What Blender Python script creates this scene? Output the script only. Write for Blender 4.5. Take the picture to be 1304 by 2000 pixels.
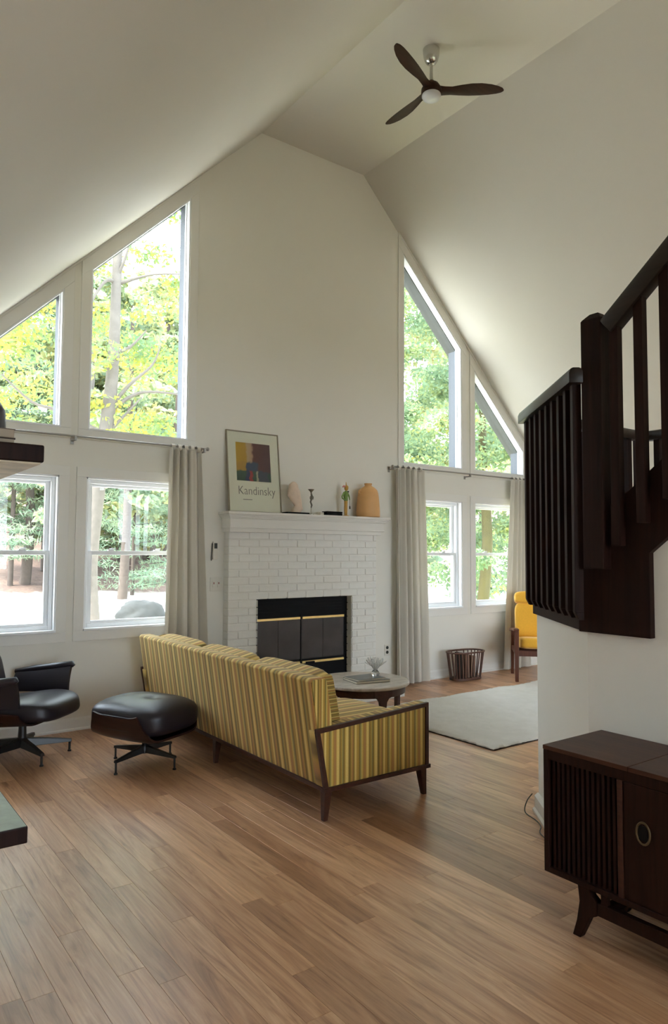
import bpy, bmesh, math, random
import numpy as np
from mathutils import Vector, Matrix

random.seed(7)
for _o in list(bpy.data.objects):
    bpy.data.objects.remove(_o, do_unlink=True)
S = bpy.context.scene
COL = S.collection
R = math.radians
PI = math.pi

# ------------------------------------------------------------------ camera
IMG_W, IMG_H, F_PX = 1304, 2000, 1375.3
EYE = 1.40
YAW, PITCH, ROLL = R(36.414), R(3.2277), R(-0.3239)


def camera():
    cd = bpy.data.cameras.new('camera')
    cd.sensor_fit = 'VERTICAL'
    cd.sensor_height = 36.0
    cd.lens = 36.0 * F_PX / IMG_H
    cd.clip_start, cd.clip_end = 0.05, 400
    co = bpy.data.objects.new('camera', cd)
    COL.objects.link(co)
    c, s = math.cos(YAW), math.sin(YAW)
    fwd = Vector((s * math.cos(PITCH), c * math.cos(PITCH), math.sin(PITCH)))
    right = Vector((c, -s, 0))
    down = fwd.cross(right)
    cr, sr = math.cos(ROLL), math.sin(ROLL)
    r2 = cr * right + sr * down
    d2 = -sr * right + cr * down
    m = Matrix((r2, -d2, -fwd)).transposed()
    co.matrix_world = Matrix.Translation((0, 0, EYE)) @ m.to_4x4()
    S.camera = co


camera()

# ------------------------------------------------------------------ sky and exposure
SKY = 5.2
w = bpy.data.worlds.new('overcast_sky')
S.world = w
w.use_nodes = True
bg = w.node_tree.nodes['Background']
bg.inputs[0].default_value = (0.83, 0.94, 1.09, 1)
bg.inputs[1].default_value = SKY
S.view_settings.view_transform = 'Standard'
S.view_settings.look = 'None'
S.view_settings.gamma = 1
S.view_settings.use_curve_mapping = False
S.view_settings.exposure = 1.2
sun = bpy.data.lights.new('hazy_sun', 'SUN')
sun.energy = 7.0
sun.angle = R(12)
sun.color = (1.0, 0.95, 0.84)
so = bpy.data.objects.new('hazy_sun', sun)
COL.objects.link(so)
# the sun stands high over the left flank of the house
so.rotation_euler = Vector((0.62, 0.05, -0.78)).to_track_quat('-Z', 'Y').to_euler()


# ------------------------------------------------------------------ helpers
def srgb(r, g, b):
    f = lambda v: (v / 255 / 12.92) if v / 255 <= 0.04045 else ((v / 255 + 0.055) / 1.055) ** 2.4
    return (f(r), f(g), f(b))


def new_mat(name):
    m = bpy.data.materials.new(name)
    m.use_nodes = True
    nt = m.node_tree
    for n in list(nt.nodes):
        nt.nodes.remove(n)
    out = nt.nodes.new('ShaderNodeOutputMaterial')
    p = nt.nodes.new('ShaderNodeBsdfPrincipled')
    nt.links.new(p.outputs[0], out.inputs[0])
    return m, nt, p, out


def add(nt, t, **kw):
    n = nt.nodes.new(t)
    for k, v in kw.items():
        setattr(n, k, v)
    return n


def mixcol(nt, fac, a, b, blend='MIX'):
    n = add(nt, 'ShaderNodeMix', data_type='RGBA', blend_type=blend)
    for sock, v in ((n.inputs[0], fac), (n.inputs[6], a), (n.inputs[7], b)):
        if isinstance(v, bpy.types.NodeSocket):
            nt.links.new(v, sock)
        elif isinstance(v, (int, float)):
            sock.default_value = v
        else:
            sock.default_value = (*v, 1)
    return n.outputs[2]


def ramp(nt, fac, stops, interp='LINEAR'):
    n = add(nt, 'ShaderNodeValToRGB')
    n.color_ramp.interpolation = interp
    el = n.color_ramp.elements
    while len(el) > 1:
        el.remove(el[-1])
    el[0].position = stops[0][0]
    el[0].color = (*stops[0][1], 1)
    for p, c in stops[1:]:
        e = el.new(p)
        e.color = (*c, 1)
    nt.links.new(fac, n.inputs[0])
    return n.outputs[0]


def coords(nt, scale=(1, 1, 1), kind='Object', randomise=False):
    tc = add(nt, 'ShaderNodeTexCoord')
    mp = add(nt, 'ShaderNodeMapping')
    mp.inputs['Scale'].default_value = scale
    nt.links.new(tc.outputs[kind], mp.inputs[0])
    if randomise:
        oi = add(nt, 'ShaderNodeObjectInfo')
        cm = add(nt, 'ShaderNodeMath', operation='MULTIPLY')
        cm.inputs[1].default_value = 57.3
        nt.links.new(oi.outputs['Random'], cm.inputs[0])
        cx = add(nt, 'ShaderNodeCombineXYZ')
        for i in range(3):
            nt.links.new(cm.outputs[0], cx.inputs[i])
        nt.links.new(cx.outputs[0], mp.inputs['Location'])
    return mp.outputs[0]


def noise(nt, vec, scale, detail=4, rough=0.55, dist=0.0):
    n = add(nt, 'ShaderNodeTexNoise')
    n.inputs['Scale'].default_value = scale
    n.inputs['Detail'].default_value = detail
    n.inputs['Roughness'].default_value = rough
    n.inputs['Distortion'].default_value = dist
    nt.links.new(vec, n.inputs['Vector'])
    return n.outputs[0]


def bump(nt, p, height, strength, dist=0.01):
    b = add(nt, 'ShaderNodeBump')
    b.inputs['Strength'].default_value = strength
    b.inputs['Distance'].default_value = dist
    nt.links.new(height, b.inputs['Height'])
    nt.links.new(b.outputs[0], p.inputs['Normal'])


def M(name, col, rough=0.6, metal=0.0, var=0.06, vscale=8, bmp=0.0, bscale=120, spec=0.5, coat=0.0, sheen=0.0):
    m, nt, p, out = new_mat(name)
    v = coords(nt)
    n = noise(nt, v, vscale)
    lo = tuple(c * (1 - var) for c in col)
    hi = tuple(min(1, c * (1 + var)) for c in col)
    nt.links.new(mixcol(nt, n, lo, hi), p.inputs['Base Color'])
    p.inputs['Roughness'].default_value = rough
    p.inputs['Metallic'].default_value = metal
    p.inputs['Specular IOR Level'].default_value = spec
    p.inputs['Coat Weight'].default_value = coat
    p.inputs['Sheen Weight'].default_value = sheen
    if bmp:
        bump(nt, p, noise(nt, v, bscale, 3), bmp, 0.004)
    return m


def wood(name, dark, light, axis='Y', rough=0.4, scale=1.0, coat=0.0, rnd=False, spec=0.3):
    m, nt, p, out = new_mat(name)
    sc = {'X': (1.2, 18, 18), 'Y': (18, 1.2, 18), 'Z': (18, 18, 1.2)}[axis]
    v = coords(nt, tuple(s * scale for s in sc), randomise=rnd)
    n = noise(nt, v, 1.6, 6, 0.62, 0.8)
    nt.links.new(ramp(nt, n, [(0.25, dark), (0.75, light)]), p.inputs['Base Color'])
    p.inputs['Roughness'].default_value = rough
    p.inputs['Coat Weight'].default_value = coat
    p.inputs['Specular IOR Level'].default_value = spec
    bump(nt, p, n, 0.08, 0.003)
    return m


class MB:
    """collects geometry for one mesh"""

    def __init__(s):
        s.v = []
        s.f = []

    def _add(s, vs, fs):
        o = len(s.v)
        s.v += [tuple(x) for x in vs]
        s.f += [tuple(i + o for i in f) for f in fs]
        return s

    def box(s, x0, x1, y0, y1, z0, z1, mat=None):
        vs = [Vector((x, y, z)) for z in (z0, z1) for y in (y0, y1) for x in (x0, x1)]
        if mat is not None:
            vs = [mat @ p for p in vs]
        return s._add(vs, [(0, 2, 3, 1), (4, 5, 7, 6), (0, 1, 5, 4), (2, 6, 7, 3), (0, 4, 6, 2), (1, 3, 7, 5)])

    def prism(s, poly, axis, a0, a1):
        """poly: 2-D points; axis X: (y,z) extruded in x; Y: (x,z); Z: (x,y)"""
        def P(u, v, a):
            return {'X': (a, u, v), 'Y': (u, a, v), 'Z': (u, v, a)}[axis]
        n = len(poly)
        ar = sum(poly[i][0] * poly[(i + 1) % n][1] - poly[(i + 1) % n][0] * poly[i][1] for i in range(n))
        pl = list(poly) if ar > 0 else list(poly)[::-1]
        if axis == 'Y':
            pl = pl[::-1]
        vs = [P(u, v, a0) for u, v in pl] + [P(u, v, a1) for u, v in pl]
        fs = [tuple(range(n))[::-1], tuple(range(n, 2 * n))]
        fs += [(i, (i + 1) % n, n + (i + 1) % n, n + i) for i in range(n)]
        return s._add(vs, fs)

    def tube(s, pts, rad, n=10, cap=True):
        pts = [Vector(p) for p in pts]
        if not isinstance(rad, (list, tuple)):
            rad = [rad] * len(pts)
        rings = []
        up = Vector((0.123, 0.31, 0.94)).normalized()
        u = None
        for i, p in enumerate(pts):
            a = pts[max(0, i - 1)]
            b = pts[min(len(pts) - 1, i + 1)]
            t = (b - a).normalized()
            if u is None:
                u = t.cross(up)
                if u.length < 1e-3:
                    u = t.cross(Vector((1, 0, 0)))
            u = (u - t * u.dot(t)).normalized()
            w_ = t.cross(u)
            rings.append([p + (u * math.cos(2 * PI * k / n) + w_ * math.sin(2 * PI * k / n)) * rad[i] for k in range(n)])
        vs = [q for r in rings for q in r]
        fs = []
        for i in range(len(pts) - 1):
            for k in range(n):
                a, b = i * n + k, i * n + (k + 1) % n
                fs.append((a, b, b + n, a + n))
        if cap:
            fs.append(tuple(range(n))[::-1])
            fs.append(tuple(range((len(pts) - 1) * n, len(pts) * n)))
        return s._add(vs, fs)

    def lathe(s, prof, c=(0, 0, 0), n=24):
        vs, fs = [], []
        for r, z in prof:
            for k in range(n):
                vs.append((c[0] + r * math.cos(2 * PI * k / n), c[1] + r * math.sin(2 * PI * k / n), c[2] + z))
        for i in range(len(prof) - 1):
            for k in range(n):
                a, b = i * n + k, i * n + (k + 1) % n
                fs.append((a, b, b + n, a + n))
        fs.append(tuple(range(n))[::-1])
        fs.append(tuple(range((len(prof) - 1) * n, len(prof) * n)))
        return s._add(vs, fs)

    def loft(s, rings, cap=True):
        n = len(rings[0])
        vs = [q for r in rings for q in r]
        fs = []
        for i in range(len(rings) - 1):
            for k in range(n):
                a, b = i * n + k, i * n + (k + 1) % n
                fs.append((a, b, b + n, a + n))
        if cap:
            fs.append(tuple(range(n))[::-1])
            fs.append(tuple(range((len(rings) - 1) * n, len(rings) * n)))
        return s._add(vs, fs)

    def taper(s, p0, p1, w0, w1, mat=None):
        """square bar from p0 to p1 with half widths w0, w1 (axis mostly z)"""
        rings = []
        for p, h in ((p0, w0), (p1, w1)):
            rings.append([(p[0] + a * h, p[1] + b * h, p[2]) for a, b in ((-1, -1), (1, -1), (1, 1), (-1, 1))])
        return s.loft(rings if p1[2] > p0[2] else rings[::-1])

    def pillow(s, c, h, p=5, n=10, mat=None, fn=None):
        """soft cushion: cube grid pulled onto a p-norm ball, half sizes h"""
        bm = bmesh.new()
        bmesh.ops.create_cube(bm, size=2)
        bmesh.ops.subdivide_edges(bm, edges=bm.edges[:], cuts=n - 1, use_grid_fill=True)
        vs, idx = [], {}
        for v in bm.verts:
            q = v.co
            L = (abs(q.x) ** p + abs(q.y) ** p + abs(q.z) ** p) ** (1 / p)
            q = Vector((q.x / L * h[0], q.y / L * h[1], q.z / L * h[2]))
            if fn:
                q = Vector(fn(q))
            if mat is not None:
                q = mat @ q
            idx[v.index] = len(vs)
            vs.append(q + Vector(c))
        bm.verts.index_update()
        fs = [tuple(v.index for v in f.verts) for f in bm.faces]
        bm.free()
        return s._add(vs, fs)

    def grid(s, fn, nu, nv):
        o = len(s.v)
        vs = [fn(i / nu, j / nv) for i in range(nu + 1) for j in range(nv + 1)]
        fs = [(i * (nv + 1) + j, (i + 1) * (nv + 1) + j, (i + 1) * (nv + 1) + j + 1, i * (nv + 1) + j + 1)
              for i in range(nu) for j in range(nv)]
        return s._add(vs, fs)

    def sheet(s, fn, nu, nv, th):
        """a grid surface with thickness: front and back skins joined round the rim"""
        P_ = [[Vector(fn(i / nu, j / nv)) for j in range(nv + 1)] for i in range(nu + 1)]
        W = nv + 1
        front, back = [], []
        for i in range(nu + 1):
            for j in range(nv + 1):
                du = P_[min(nu, i + 1)][j] - P_[max(0, i - 1)][j]
                dv = P_[i][min(nv, j + 1)] - P_[i][max(0, j - 1)]
                n_ = du.cross(dv).normalized()
                front.append(P_[i][j] + n_ * th / 2)
                back.append(P_[i][j] - n_ * th / 2)
        o = len(front)
        fs = []
        for i in range(nu):
            for j in range(nv):
                a, b, c, d = i * W + j, (i + 1) * W + j, (i + 1) * W + j + 1, i * W + j + 1
                fs += [(a, b, c, d), (o + d, o + c, o + b, o + a)]
        rim = [(i, 0) for i in range(nu + 1)] + [(nu, j) for j in range(1, nv + 1)] + [(i, nv) for i in range(nu - 1, -1, -1)] + [(0, j) for j in range(nv - 1, 0, -1)]
        for k in range(len(rim)):
            a = rim[k][0] * W + rim[k][1]
            q = rim[(k + 1) % len(rim)]
            b = q[0] * W + q[1]
            fs.append((a, o + a, o + b, b))
        return s._add(front + back, fs)

    def build(s, name, mat, parent=None, smooth=None, bevel=0.0, seg=2, local=False, solid=0.0):
        vs = s.v
        if parent is not None and not local:
            L = BASE.get(parent.name, parent.location)
            vs = [(x - L[0], y - L[1], z - L[2]) for x, y, z in vs]
        me = bpy.data.meshes.new(name)
        me.from_pydata(vs, [], s.f)
        if bevel or solid:
            bm = bmesh.new()
            bm.from_mesh(me)
            if solid:
                bmesh.ops.recalc_face_normals(bm, faces=bm.faces[:])
                bmesh.ops.solidify(bm, geom=bm.faces[:], thickness=solid)
            if bevel:
                ed = [e for e in bm.edges if len(e.link_faces) == 2 and e.calc_face_angle(0) > R(30)]
                bmesh.ops.bevel(bm, geom=ed, offset=bevel, segments=seg, profile=0.6, affect='EDGES', clamp_overlap=True)
            bm.to_mesh(me)
            bm.free()
        if smooth is not None:
            me.polygons.foreach_set('use_smooth', [True] * len(me.polygons))
            if smooth < 180:
                me.set_sharp_from_angle(angle=R(smooth))
        me.materials.append(mat)
        o = bpy.data.objects.new(name, me)
        COL.objects.link(o)
        if parent is not None:
            o.parent = parent
            BASE[o.name] = BASE.get(parent.name, tuple(parent.location))
        return o


BASE = {}


def tag(o, label=None, cat=None, group=None, kind=None):
    if label:
        o['label'] = label
    if cat:
        o['category'] = cat
    if group:
        o['group'] = group
    if kind:
        o['kind'] = kind
    return o


def thing(name, label, cat, loc=(0, 0, 0), rotz=0.0, group=None, kind=None):
    o = bpy.data.objects.new(name, None)
    o.empty_display_size = 0.1
    COL.objects.link(o)
    o.location = loc
    o.rotation_euler = (0, 0, rotz)
    BASE[o.name] = tuple(loc)
    return tag(o, label, cat, group, kind)


def inst(src, name, parent, loc, rot=(0, 0, 0), scale=(1, 1, 1)):
    o = bpy.data.objects.new(name, src)
    COL.objects.link(o)
    o.parent = parent
    o.location = loc
    o.rotation_euler = rot
    o.scale = scale
    return o


# ------------------------------------------------------------------ materials
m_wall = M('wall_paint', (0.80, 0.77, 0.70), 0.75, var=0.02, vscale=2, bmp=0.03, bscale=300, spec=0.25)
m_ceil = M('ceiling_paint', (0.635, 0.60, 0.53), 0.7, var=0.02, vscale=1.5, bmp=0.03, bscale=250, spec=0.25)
m_trim = M('trim_paint', (0.80, 0.775, 0.725), 0.5, var=0.02, vscale=4, spec=0.4)
m_white = M('white_vinyl', (0.84, 0.85, 0.86), 0.35, var=0.015, vscale=5)
m_jamb = M('white_jamb_paint', (0.86, 0.86, 0.87), 0.45, var=0.015, vscale=5)
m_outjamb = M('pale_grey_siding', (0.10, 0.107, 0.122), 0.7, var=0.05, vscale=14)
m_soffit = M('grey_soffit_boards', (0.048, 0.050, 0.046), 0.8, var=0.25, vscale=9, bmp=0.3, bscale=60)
m_brick = M('painted_brick', (0.80, 0.785, 0.74), 0.6, var=0.05, vscale=14, bmp=0.35, bscale=90, spec=0.3)
m_mortar = M('painted_mortar', (0.77, 0.75, 0.70), 0.85, var=0.05, vscale=30, bmp=0.3, bscale=160)
m_black = M('black_steel', (0.005, 0.005, 0.006), 0.55, var=0.2, vscale=20, spec=0.12)
m_brass = M('polished_brass', (0.80, 0.60, 0.26), 0.28, metal=1.0, var=0.08, vscale=20)
m_oldbrass = M('tarnished_bronze', (0.10, 0.065, 0.03), 0.5, metal=0.7, var=0.2, vscale=30)
m_chrome = M('brushed_nickel', (0.62, 0.61, 0.58), 0.22, metal=1.0, var=0.04, vscale=30)
m_rod = M('nickel_rod', (0.33, 0.31, 0.28), 0.35, metal=0.9, var=0.05, vscale=30)
m_darkwood = wood('dark_stained_wood', (0.009, 0.003, 0.002), (0.026, 0.0095, 0.0065), 'Z', 0.55, spec=0.12)
m_railcap = wood('handrail_wood', (0.011, 0.006, 0.004), (0.032, 0.018, 0.012), 'Y', 0.36)
m_walnut = wood('walnut_trim', (0.028, 0.0095, 0.006), (0.075, 0.027, 0.016), 'Y', 0.38)
m_console = wood('rosewood_veneer', (0.030, 0.011, 0.0065), (0.085, 0.034, 0.019), 'Y', 0.38, spec=0.18)
m_consoled = wood('dark_cabinet_front', (0.009, 0.003, 0.002), (0.028, 0.010, 0.006), 'Z', 0.5, spec=0.12)
m_shell = wood('rosewood_shell', (0.016, 0.006, 0.005), (0.05, 0.019, 0.014), 'X', 0.32)
m_leather = M('black_leather', (0.012, 0.009, 0.015), 0.40, var=0.2, vscale=14, bmp=0.12, bscale=220, spec=0.5)
m_cast = M('black_cast_aluminium', (0.008, 0.0075, 0.008), 0.38, var=0.1, vscale=20)
m_blade = wood('fan_blade_wood', (0.016, 0.007, 0.0045), (0.050, 0.020, 0.011), 'X', 0.5, spec=0.12)
m_teak = wood('teak_frame', (0.06, 0.018, 0.010), (0.16, 0.052, 0.026), 'Z', 0.4)
m_rattan = M('brown_rattan', (0.10, 0.042, 0.026), 0.5, var=0.3, vscale=40)
m_yellow = M('mustard_wool', (0.83, 0.42, 0.03), 0.85, var=0.10, vscale=60, bmp=0.25, bscale=400, sheen=0.3)
m_slate = M('green_grey_slate', (0.21, 0.235, 0.18), 0.42, var=0.35, vscale=16, bmp=0.15, bscale=40)
m_paper = M('poster_paper', (0.80, 0.75, 0.63), 0.6, var=0.015, vscale=4)
m_ink = M('grey_ink', (0.16, 0.14, 0.12), 0.7, var=0.05)
m_frame = M('champagne_metal_frame', (0.30, 0.26, 0.19), 0.4, metal=0.5, var=0.05, vscale=20)
m_clay = M('terracotta_glaze', (0.72, 0.40, 0.16), 0.5, var=0.08, vscale=12, bmp=0.08, bscale=80)
m_alab = M('pink_alabaster', (0.72, 0.56, 0.44), 0.5, var=0.14, vscale=26, bmp=0.2, bscale=60)
m_pewter = M('dark_pewter', (0.16, 0.14, 0.11), 0.35, metal=0.8, var=0.2, vscale=40)
m_outlet = M('ivory_plate', (0.74, 0.70, 0.62), 0.45, var=0.02)
m_darkplastic = M('dark_plastic', (0.022, 0.025, 0.018), 0.4, var=0.05)


def m_glass_pane():
    m, nt, p, out = new_mat('window_glass')
    nt.nodes.remove(p)
    tr = add(nt, 'ShaderNodeBsdfTransparent')
    tr.inputs[0].default_value = (0.97, 0.985, 0.975, 1)
    gl = add(nt, 'ShaderNodeBsdfGlossy')
    gl.inputs['Roughness'].default_value = 0.01
    v = coords(nt)
    lw = add(nt, 'ShaderNodeLayerWeight')
    lw.inputs[0].default_value = 0.5
    pw_ = add(nt, 'ShaderNodeMath', operation='POWER')
    pw_.inputs[1].default_value = 4.0
    nt.links.new(lw.outputs['Facing'], pw_.inputs[0])
    ma = add(nt, 'ShaderNodeMath', operation='MULTIPLY_ADD')
    ma.inputs[1].default_value = 0.5
    ma.inputs[2].default_value = 0.02
    nt.links.new(pw_.outputs[0], ma.inputs[0])
    mx = add(nt, 'ShaderNodeMixShader')
    nt.links.new(ma.outputs[0], mx.inputs[0])
    nt.links.new(tr.outputs[0], mx.inputs[1])
    nt.links.new(gl.outputs[0], mx.inputs[2])
    nt.links.new(mx.outputs[0], out.inputs[0])
    return m


m_glass = m_glass_pane()


def m_dark_glass():
    m, nt, p, out = new_mat('smoked_fireplace_glass')
    v = coords(nt)
    n = noise(nt, v, 5, 4)
    nt.links.new(mixcol(nt, n, (0.016, 0.015, 0.016), (0.045, 0.042, 0.044)), p.inputs['Base Color'])
    p.inputs['Roughness'].default_value = 0.22
    p.inputs['Specular IOR Level'].default_value = 0.55
    return m


m_fireglass = m_dark_glass()


def m_floor_wood():
    m, nt, p, out = new_mat('laminate_oak_plank')
    v = coords(nt, (11, 0.9, 11), randomise=True)
    n1 = noise(nt, v, 1.5, 5, 0.6, 2.2)
    v2 = coords(nt, (60, 1.5, 60), randomise=True)
    n2 = noise(nt, v2, 2.0, 4, 0.6, 0.3)
    v3 = coords(nt, (7, 2.4, 7), randomise=True)
    n3 = noise(nt, v3, 1.7, 1, 0.4)
    oi = add(nt, 'ShaderNodeObjectInfo')
    c1 = ramp(nt, n1, [(0.28, (0.29, 0.135, 0.068)), (0.48, (0.51, 0.282, 0.152)), (0.72, (0.66, 0.405, 0.24))])
    tint = ramp(nt, oi.outputs['Random'], [(0.0, (0.66, 0.57, 0.50)), (0.25, (0.88, 0.83, 0.80)), (0.5, (1.0, 0.93, 0.86)), (0.75, (1.05, 1.05, 1.05)), (1.0, (1.28, 1.28, 1.25))])
    c2 = mixcol(nt, 0.9, c1, tint, 'MULTIPLY')
    g = ramp(nt, n2, [(0.3, (0.80, 0.78, 0.75)), (0.7, (1.06, 1.06, 1.06))])
    c3 = mixcol(nt, 0.7, c2, g, 'MULTIPLY')
    k = ramp(nt, n3, [(0.16, (0.50, 0.42, 0.36)), (0.24, (1, 1, 1))])
    c4 = mixcol(nt, 0.9, c3, k, 'MULTIPLY')
    nt.links.new(c4, p.inputs['Base Color'])
    p.inputs['Roughness'].default_value = 0.34
    p.inputs['Specular IOR Level'].default_value = 0.7
    bump(nt, p, n2, 0.05, 0.002)
    return m


m_floor = m_floor_wood()
m_subfloor = M('floor_gap_dark', (0.20, 0.12, 0.075), 0.8)


def m_stripes(name, axis, period=0.27, gain=1.0):
    m, nt, p, out = new_mat(name)
    tc = add(nt, 'ShaderNodeTexCoord')
    sx = add(nt, 'ShaderNodeSeparateXYZ')
    nt.links.new(tc.outputs['Object'], sx.inputs[0])
    d = add(nt, 'ShaderNodeMath', operation='DIVIDE')
    d.inputs[1].default_value = period
    nt.links.new(sx.outputs[axis], d.inputs[0])
    ad = add(nt, 'ShaderNodeMath', operation='ADD')
    ad.inputs[1].default_value = 40
    nt.links.new(d.outputs[0], ad.inputs[0])
    fr = add(nt, 'ShaderNodeMath', operation='FRACT')
    nt.links.new(ad.outputs[0], fr.inputs[0])
    gold, cream, olive, rust, straw = (0.49, 0.29, 0.045), (0.80, 0.59, 0.20), (0.22, 0.13, 0.02), (0.45, 0.215, 0.058), (0.70, 0.475, 0.115)
    green = (0.33, 0.27, 0.075)
    st = [(0, gold), (.05, straw), (.08, cream), (.11, straw), (.15, olive), (.19, olive), (.22, gold), (.27, rust), (.31, olive), (.35, straw),
          (.38, cream), (.41, gold), (.46, gold), (.50, olive), (.55, green), (.59, straw), (.62, gold), (.67, rust), (.71, rust), (.75, straw), (.78, cream), (.81, straw),
          (.85, olive), (.90, gold), (.94, green), (.97, olive)]
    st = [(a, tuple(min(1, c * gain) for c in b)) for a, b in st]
    c = ramp(nt, fr.outputs[0], st, 'LINEAR')
    v = coords(nt)
    wv = noise(nt, v, 420, 2)
    c2 = mixcol(nt, 0.5, c, ramp(nt, wv, [(0.3, (0.78, 0.78, 0.78)), (0.7, (1.12, 1.12, 1.12))]), 'MULTIPLY')
    nt.links.new(c2, p.inputs['Base Color'])
    p.inputs['Roughness'].default_value = 0.85
    p.inputs['Sheen Weight'].default_value = 0.15
    bump(nt, p, wv, 0.2, 0.003)
    return m


m_strY = m_stripes('striped_upholstery_lengthwise', 1)
m_strX = m_stripes('striped_upholstery_arm', 0, 0.20)
m_strYs = m_stripes('striped_upholstery_seat', 1, 0.27, 1.0)
m_strXe = m_stripes('striped_upholstery_back_end', 0, 0.13)
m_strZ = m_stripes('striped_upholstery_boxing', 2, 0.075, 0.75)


def m_cloth_linen():
    m, nt, p, out = new_mat('linen_curtain')
    v = coords(nt, (1, 1, 0.4))
    n = noise(nt, v, 350, 2)
    nt.links.new(mixcol(nt, n, (0.68, 0.635, 0.55), (0.80, 0.755, 0.67)), p.inputs['Base Color'])
    p.inputs['Roughness'].default_value = 0.9
    p.inputs['Sheen Weight'].default_value = 0.1
    tl = add(nt, 'ShaderNodeBsdfTranslucent')
    tl.inputs[0].default_value = (0.72, 0.68, 0.60, 1)
    mx = add(nt, 'ShaderNodeMixShader')
    mx.inputs[0].default_value = 0.22
    nt.links.new(p.outputs[0], mx.inputs[1])
    nt.links.new(tl.outputs[0], mx.inputs[2])
    nt.links.new(mx.outputs[0], out.inputs[0])
    bump(nt, p, n, 0.15, 0.002)
    return m


m_linen = m_cloth_linen()


def m_marble():
    m, nt, p, out = new_mat('travertine_top')
    v = coords(nt, (3, 9, 3))
    n = noise(nt, v, 2.2, 6, 0.6, 1.5)
    nt.links.new(ramp(nt, n, [(0.3, (0.40, 0.35, 0.30)), (0.55, (0.60, 0.54, 0.47)), (0.75, (0.68, 0.63, 0.56))]), p.inputs['Base Color'])
    p.inputs['Roughness'].default_value = 0.35
    return m


m_stone = m_marble()


def m_wool_rug():
    m, nt, p, out = new_mat('ivory_shag')
    v = coords(nt)
    n = noise(nt, v, 9, 5, 0.65)
    n2 = noise(nt, v, 160, 3, 0.7)
    nt.links.new(mixcol(nt, n, (0.64, 0.605, 0.54), (0.84, 0.81, 0.75)), p.inputs['Base Color'])
    p.inputs['Roughness'].default_value = 0.95
    p.inputs['Sheen Weight'].default_value = 0.2
    bump(nt, p, n2, 0.6, 0.01)
    return m


m_rug = m_wool_rug()


def m_art():
    """generic colour fields for the print: ochre left, plum right, blue and dark green below"""
    m, nt, p, out = new_mat('abstract_colour_fields')
    tc = add(nt, 'ShaderNodeTexCoord')
    nz = add(nt, 'ShaderNodeTexNoise')
    nz.inputs['Scale'].default_value = 14
    nz.inputs['Detail'].default_value = 3
    nt.links.new(tc.outputs['Generated'], nz.inputs['Vector'])
    nz.inputs['Scale'].default_value = 7
    mixv = add(nt, 'ShaderNodeVectorMath', operation='MULTIPLY_ADD')
    nt.links.new(nz.outputs['Color'], mixv.inputs[0])
    mixv.inputs[1].default_value = (0.16, 0, 0.16)
    nt.links.new(tc.outputs['Generated'], mixv.inputs[2])
    sx = add(nt, 'ShaderNodeSeparateXYZ')
    nt.links.new(mixv.outputs[0], sx.inputs[0])
    top = ramp(nt, sx.outputs[0], [(0.0, (0.52, 0.30, 0.02)), (0.36, (0.50, 0.28, 0.03)), (0.41, (0.50, 0.35, 0.20)), (0.52, (0.48, 0.30, 0.20)), (0.57, (0.13, 0.04, 0.035)), (1.0, (0.10, 0.04, 0.045))])
    low = ramp(nt, sx.outputs[0], [(0.0, (0.04, 0.09, 0.06)), (0.35, (0.04, 0.05, 0.13)), (0.44, (0.38, 0.04, 0.04)), (0.53, (0.30, 0.05, 0.05)), (0.56, (0.05, 0.10, 0.07)), (0.64, (0.42, 0.38, 0.28)), (0.70, (0.05, 0.06, 0.09)), (1.0, (0.03, 0.07, 0.05))], 'CONSTANT')
    mid = ramp(nt, sx.outputs[0], [(0.0, (0.48, 0.26, 0.04)), (0.34, (0.45, 0.25, 0.04)), (0.38, (0.05, 0.07, 0.15)), (0.68, (0.05, 0.08, 0.14)), (0.74, (0.12, 0.04, 0.04)), (1.0, (0.09, 0.035, 0.04))])
    a = ramp(nt, sx.outputs[2], [(0.33, (0, 0, 0)), (0.36, (1, 1, 1))])
    b = ramp(nt, sx.outputs[2], [(0.55, (0, 0, 0)), (0.60, (1, 1, 1))])
    c = mixcol(nt, a, low, mid)
    c2 = mixcol(nt, b, c, top)
    nt.links.new(c2, p.inputs['Base Color'])
    p.inputs['Roughness'].default_value = 0.5
    return m


m_print = m_art()


def m_leaf(name, cols, scale=0.9, transl=0.45):
    m, nt, p, out = new_mat(name)
    nt.nodes.remove(p)
    v = coords(nt)
    n = noise(nt, v, scale, 3, 0.6)
    geo = add(nt, 'ShaderNodeNewGeometry')
    ad = add(nt, 'ShaderNodeMath', operation='MULTIPLY_ADD')
    nt.links.new(geo.outputs['Random Per Island'], ad.inputs[0])
    ad.inputs[1].default_value = 0.34
    sb = add(nt, 'ShaderNodeMath', operation='SUBTRACT')
    nt.links.new(n, sb.inputs[0])
    sb.inputs[1].default_value = 0.17
    nt.links.new(sb.outputs[0], ad.inputs[2])
    c = ramp(nt, ad.outputs[0], cols)
    df = add(nt, 'ShaderNodeBsdfDiffuse')
    tl = add(nt, 'ShaderNodeBsdfTranslucent')
    nt.links.new(c, df.inputs[0])
    nt.links.new(c, tl.inputs[0])
    mx = add(nt, 'ShaderNodeMixShader')
    mx.inputs[0].default_value = transl
    nt.links.new(df.outputs[0], mx.inputs[1])
    nt.links.new(tl.outputs[0], mx.inputs[2])
    nt.links.new(mx.outputs[0], out.inputs[0])
    return m


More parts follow.
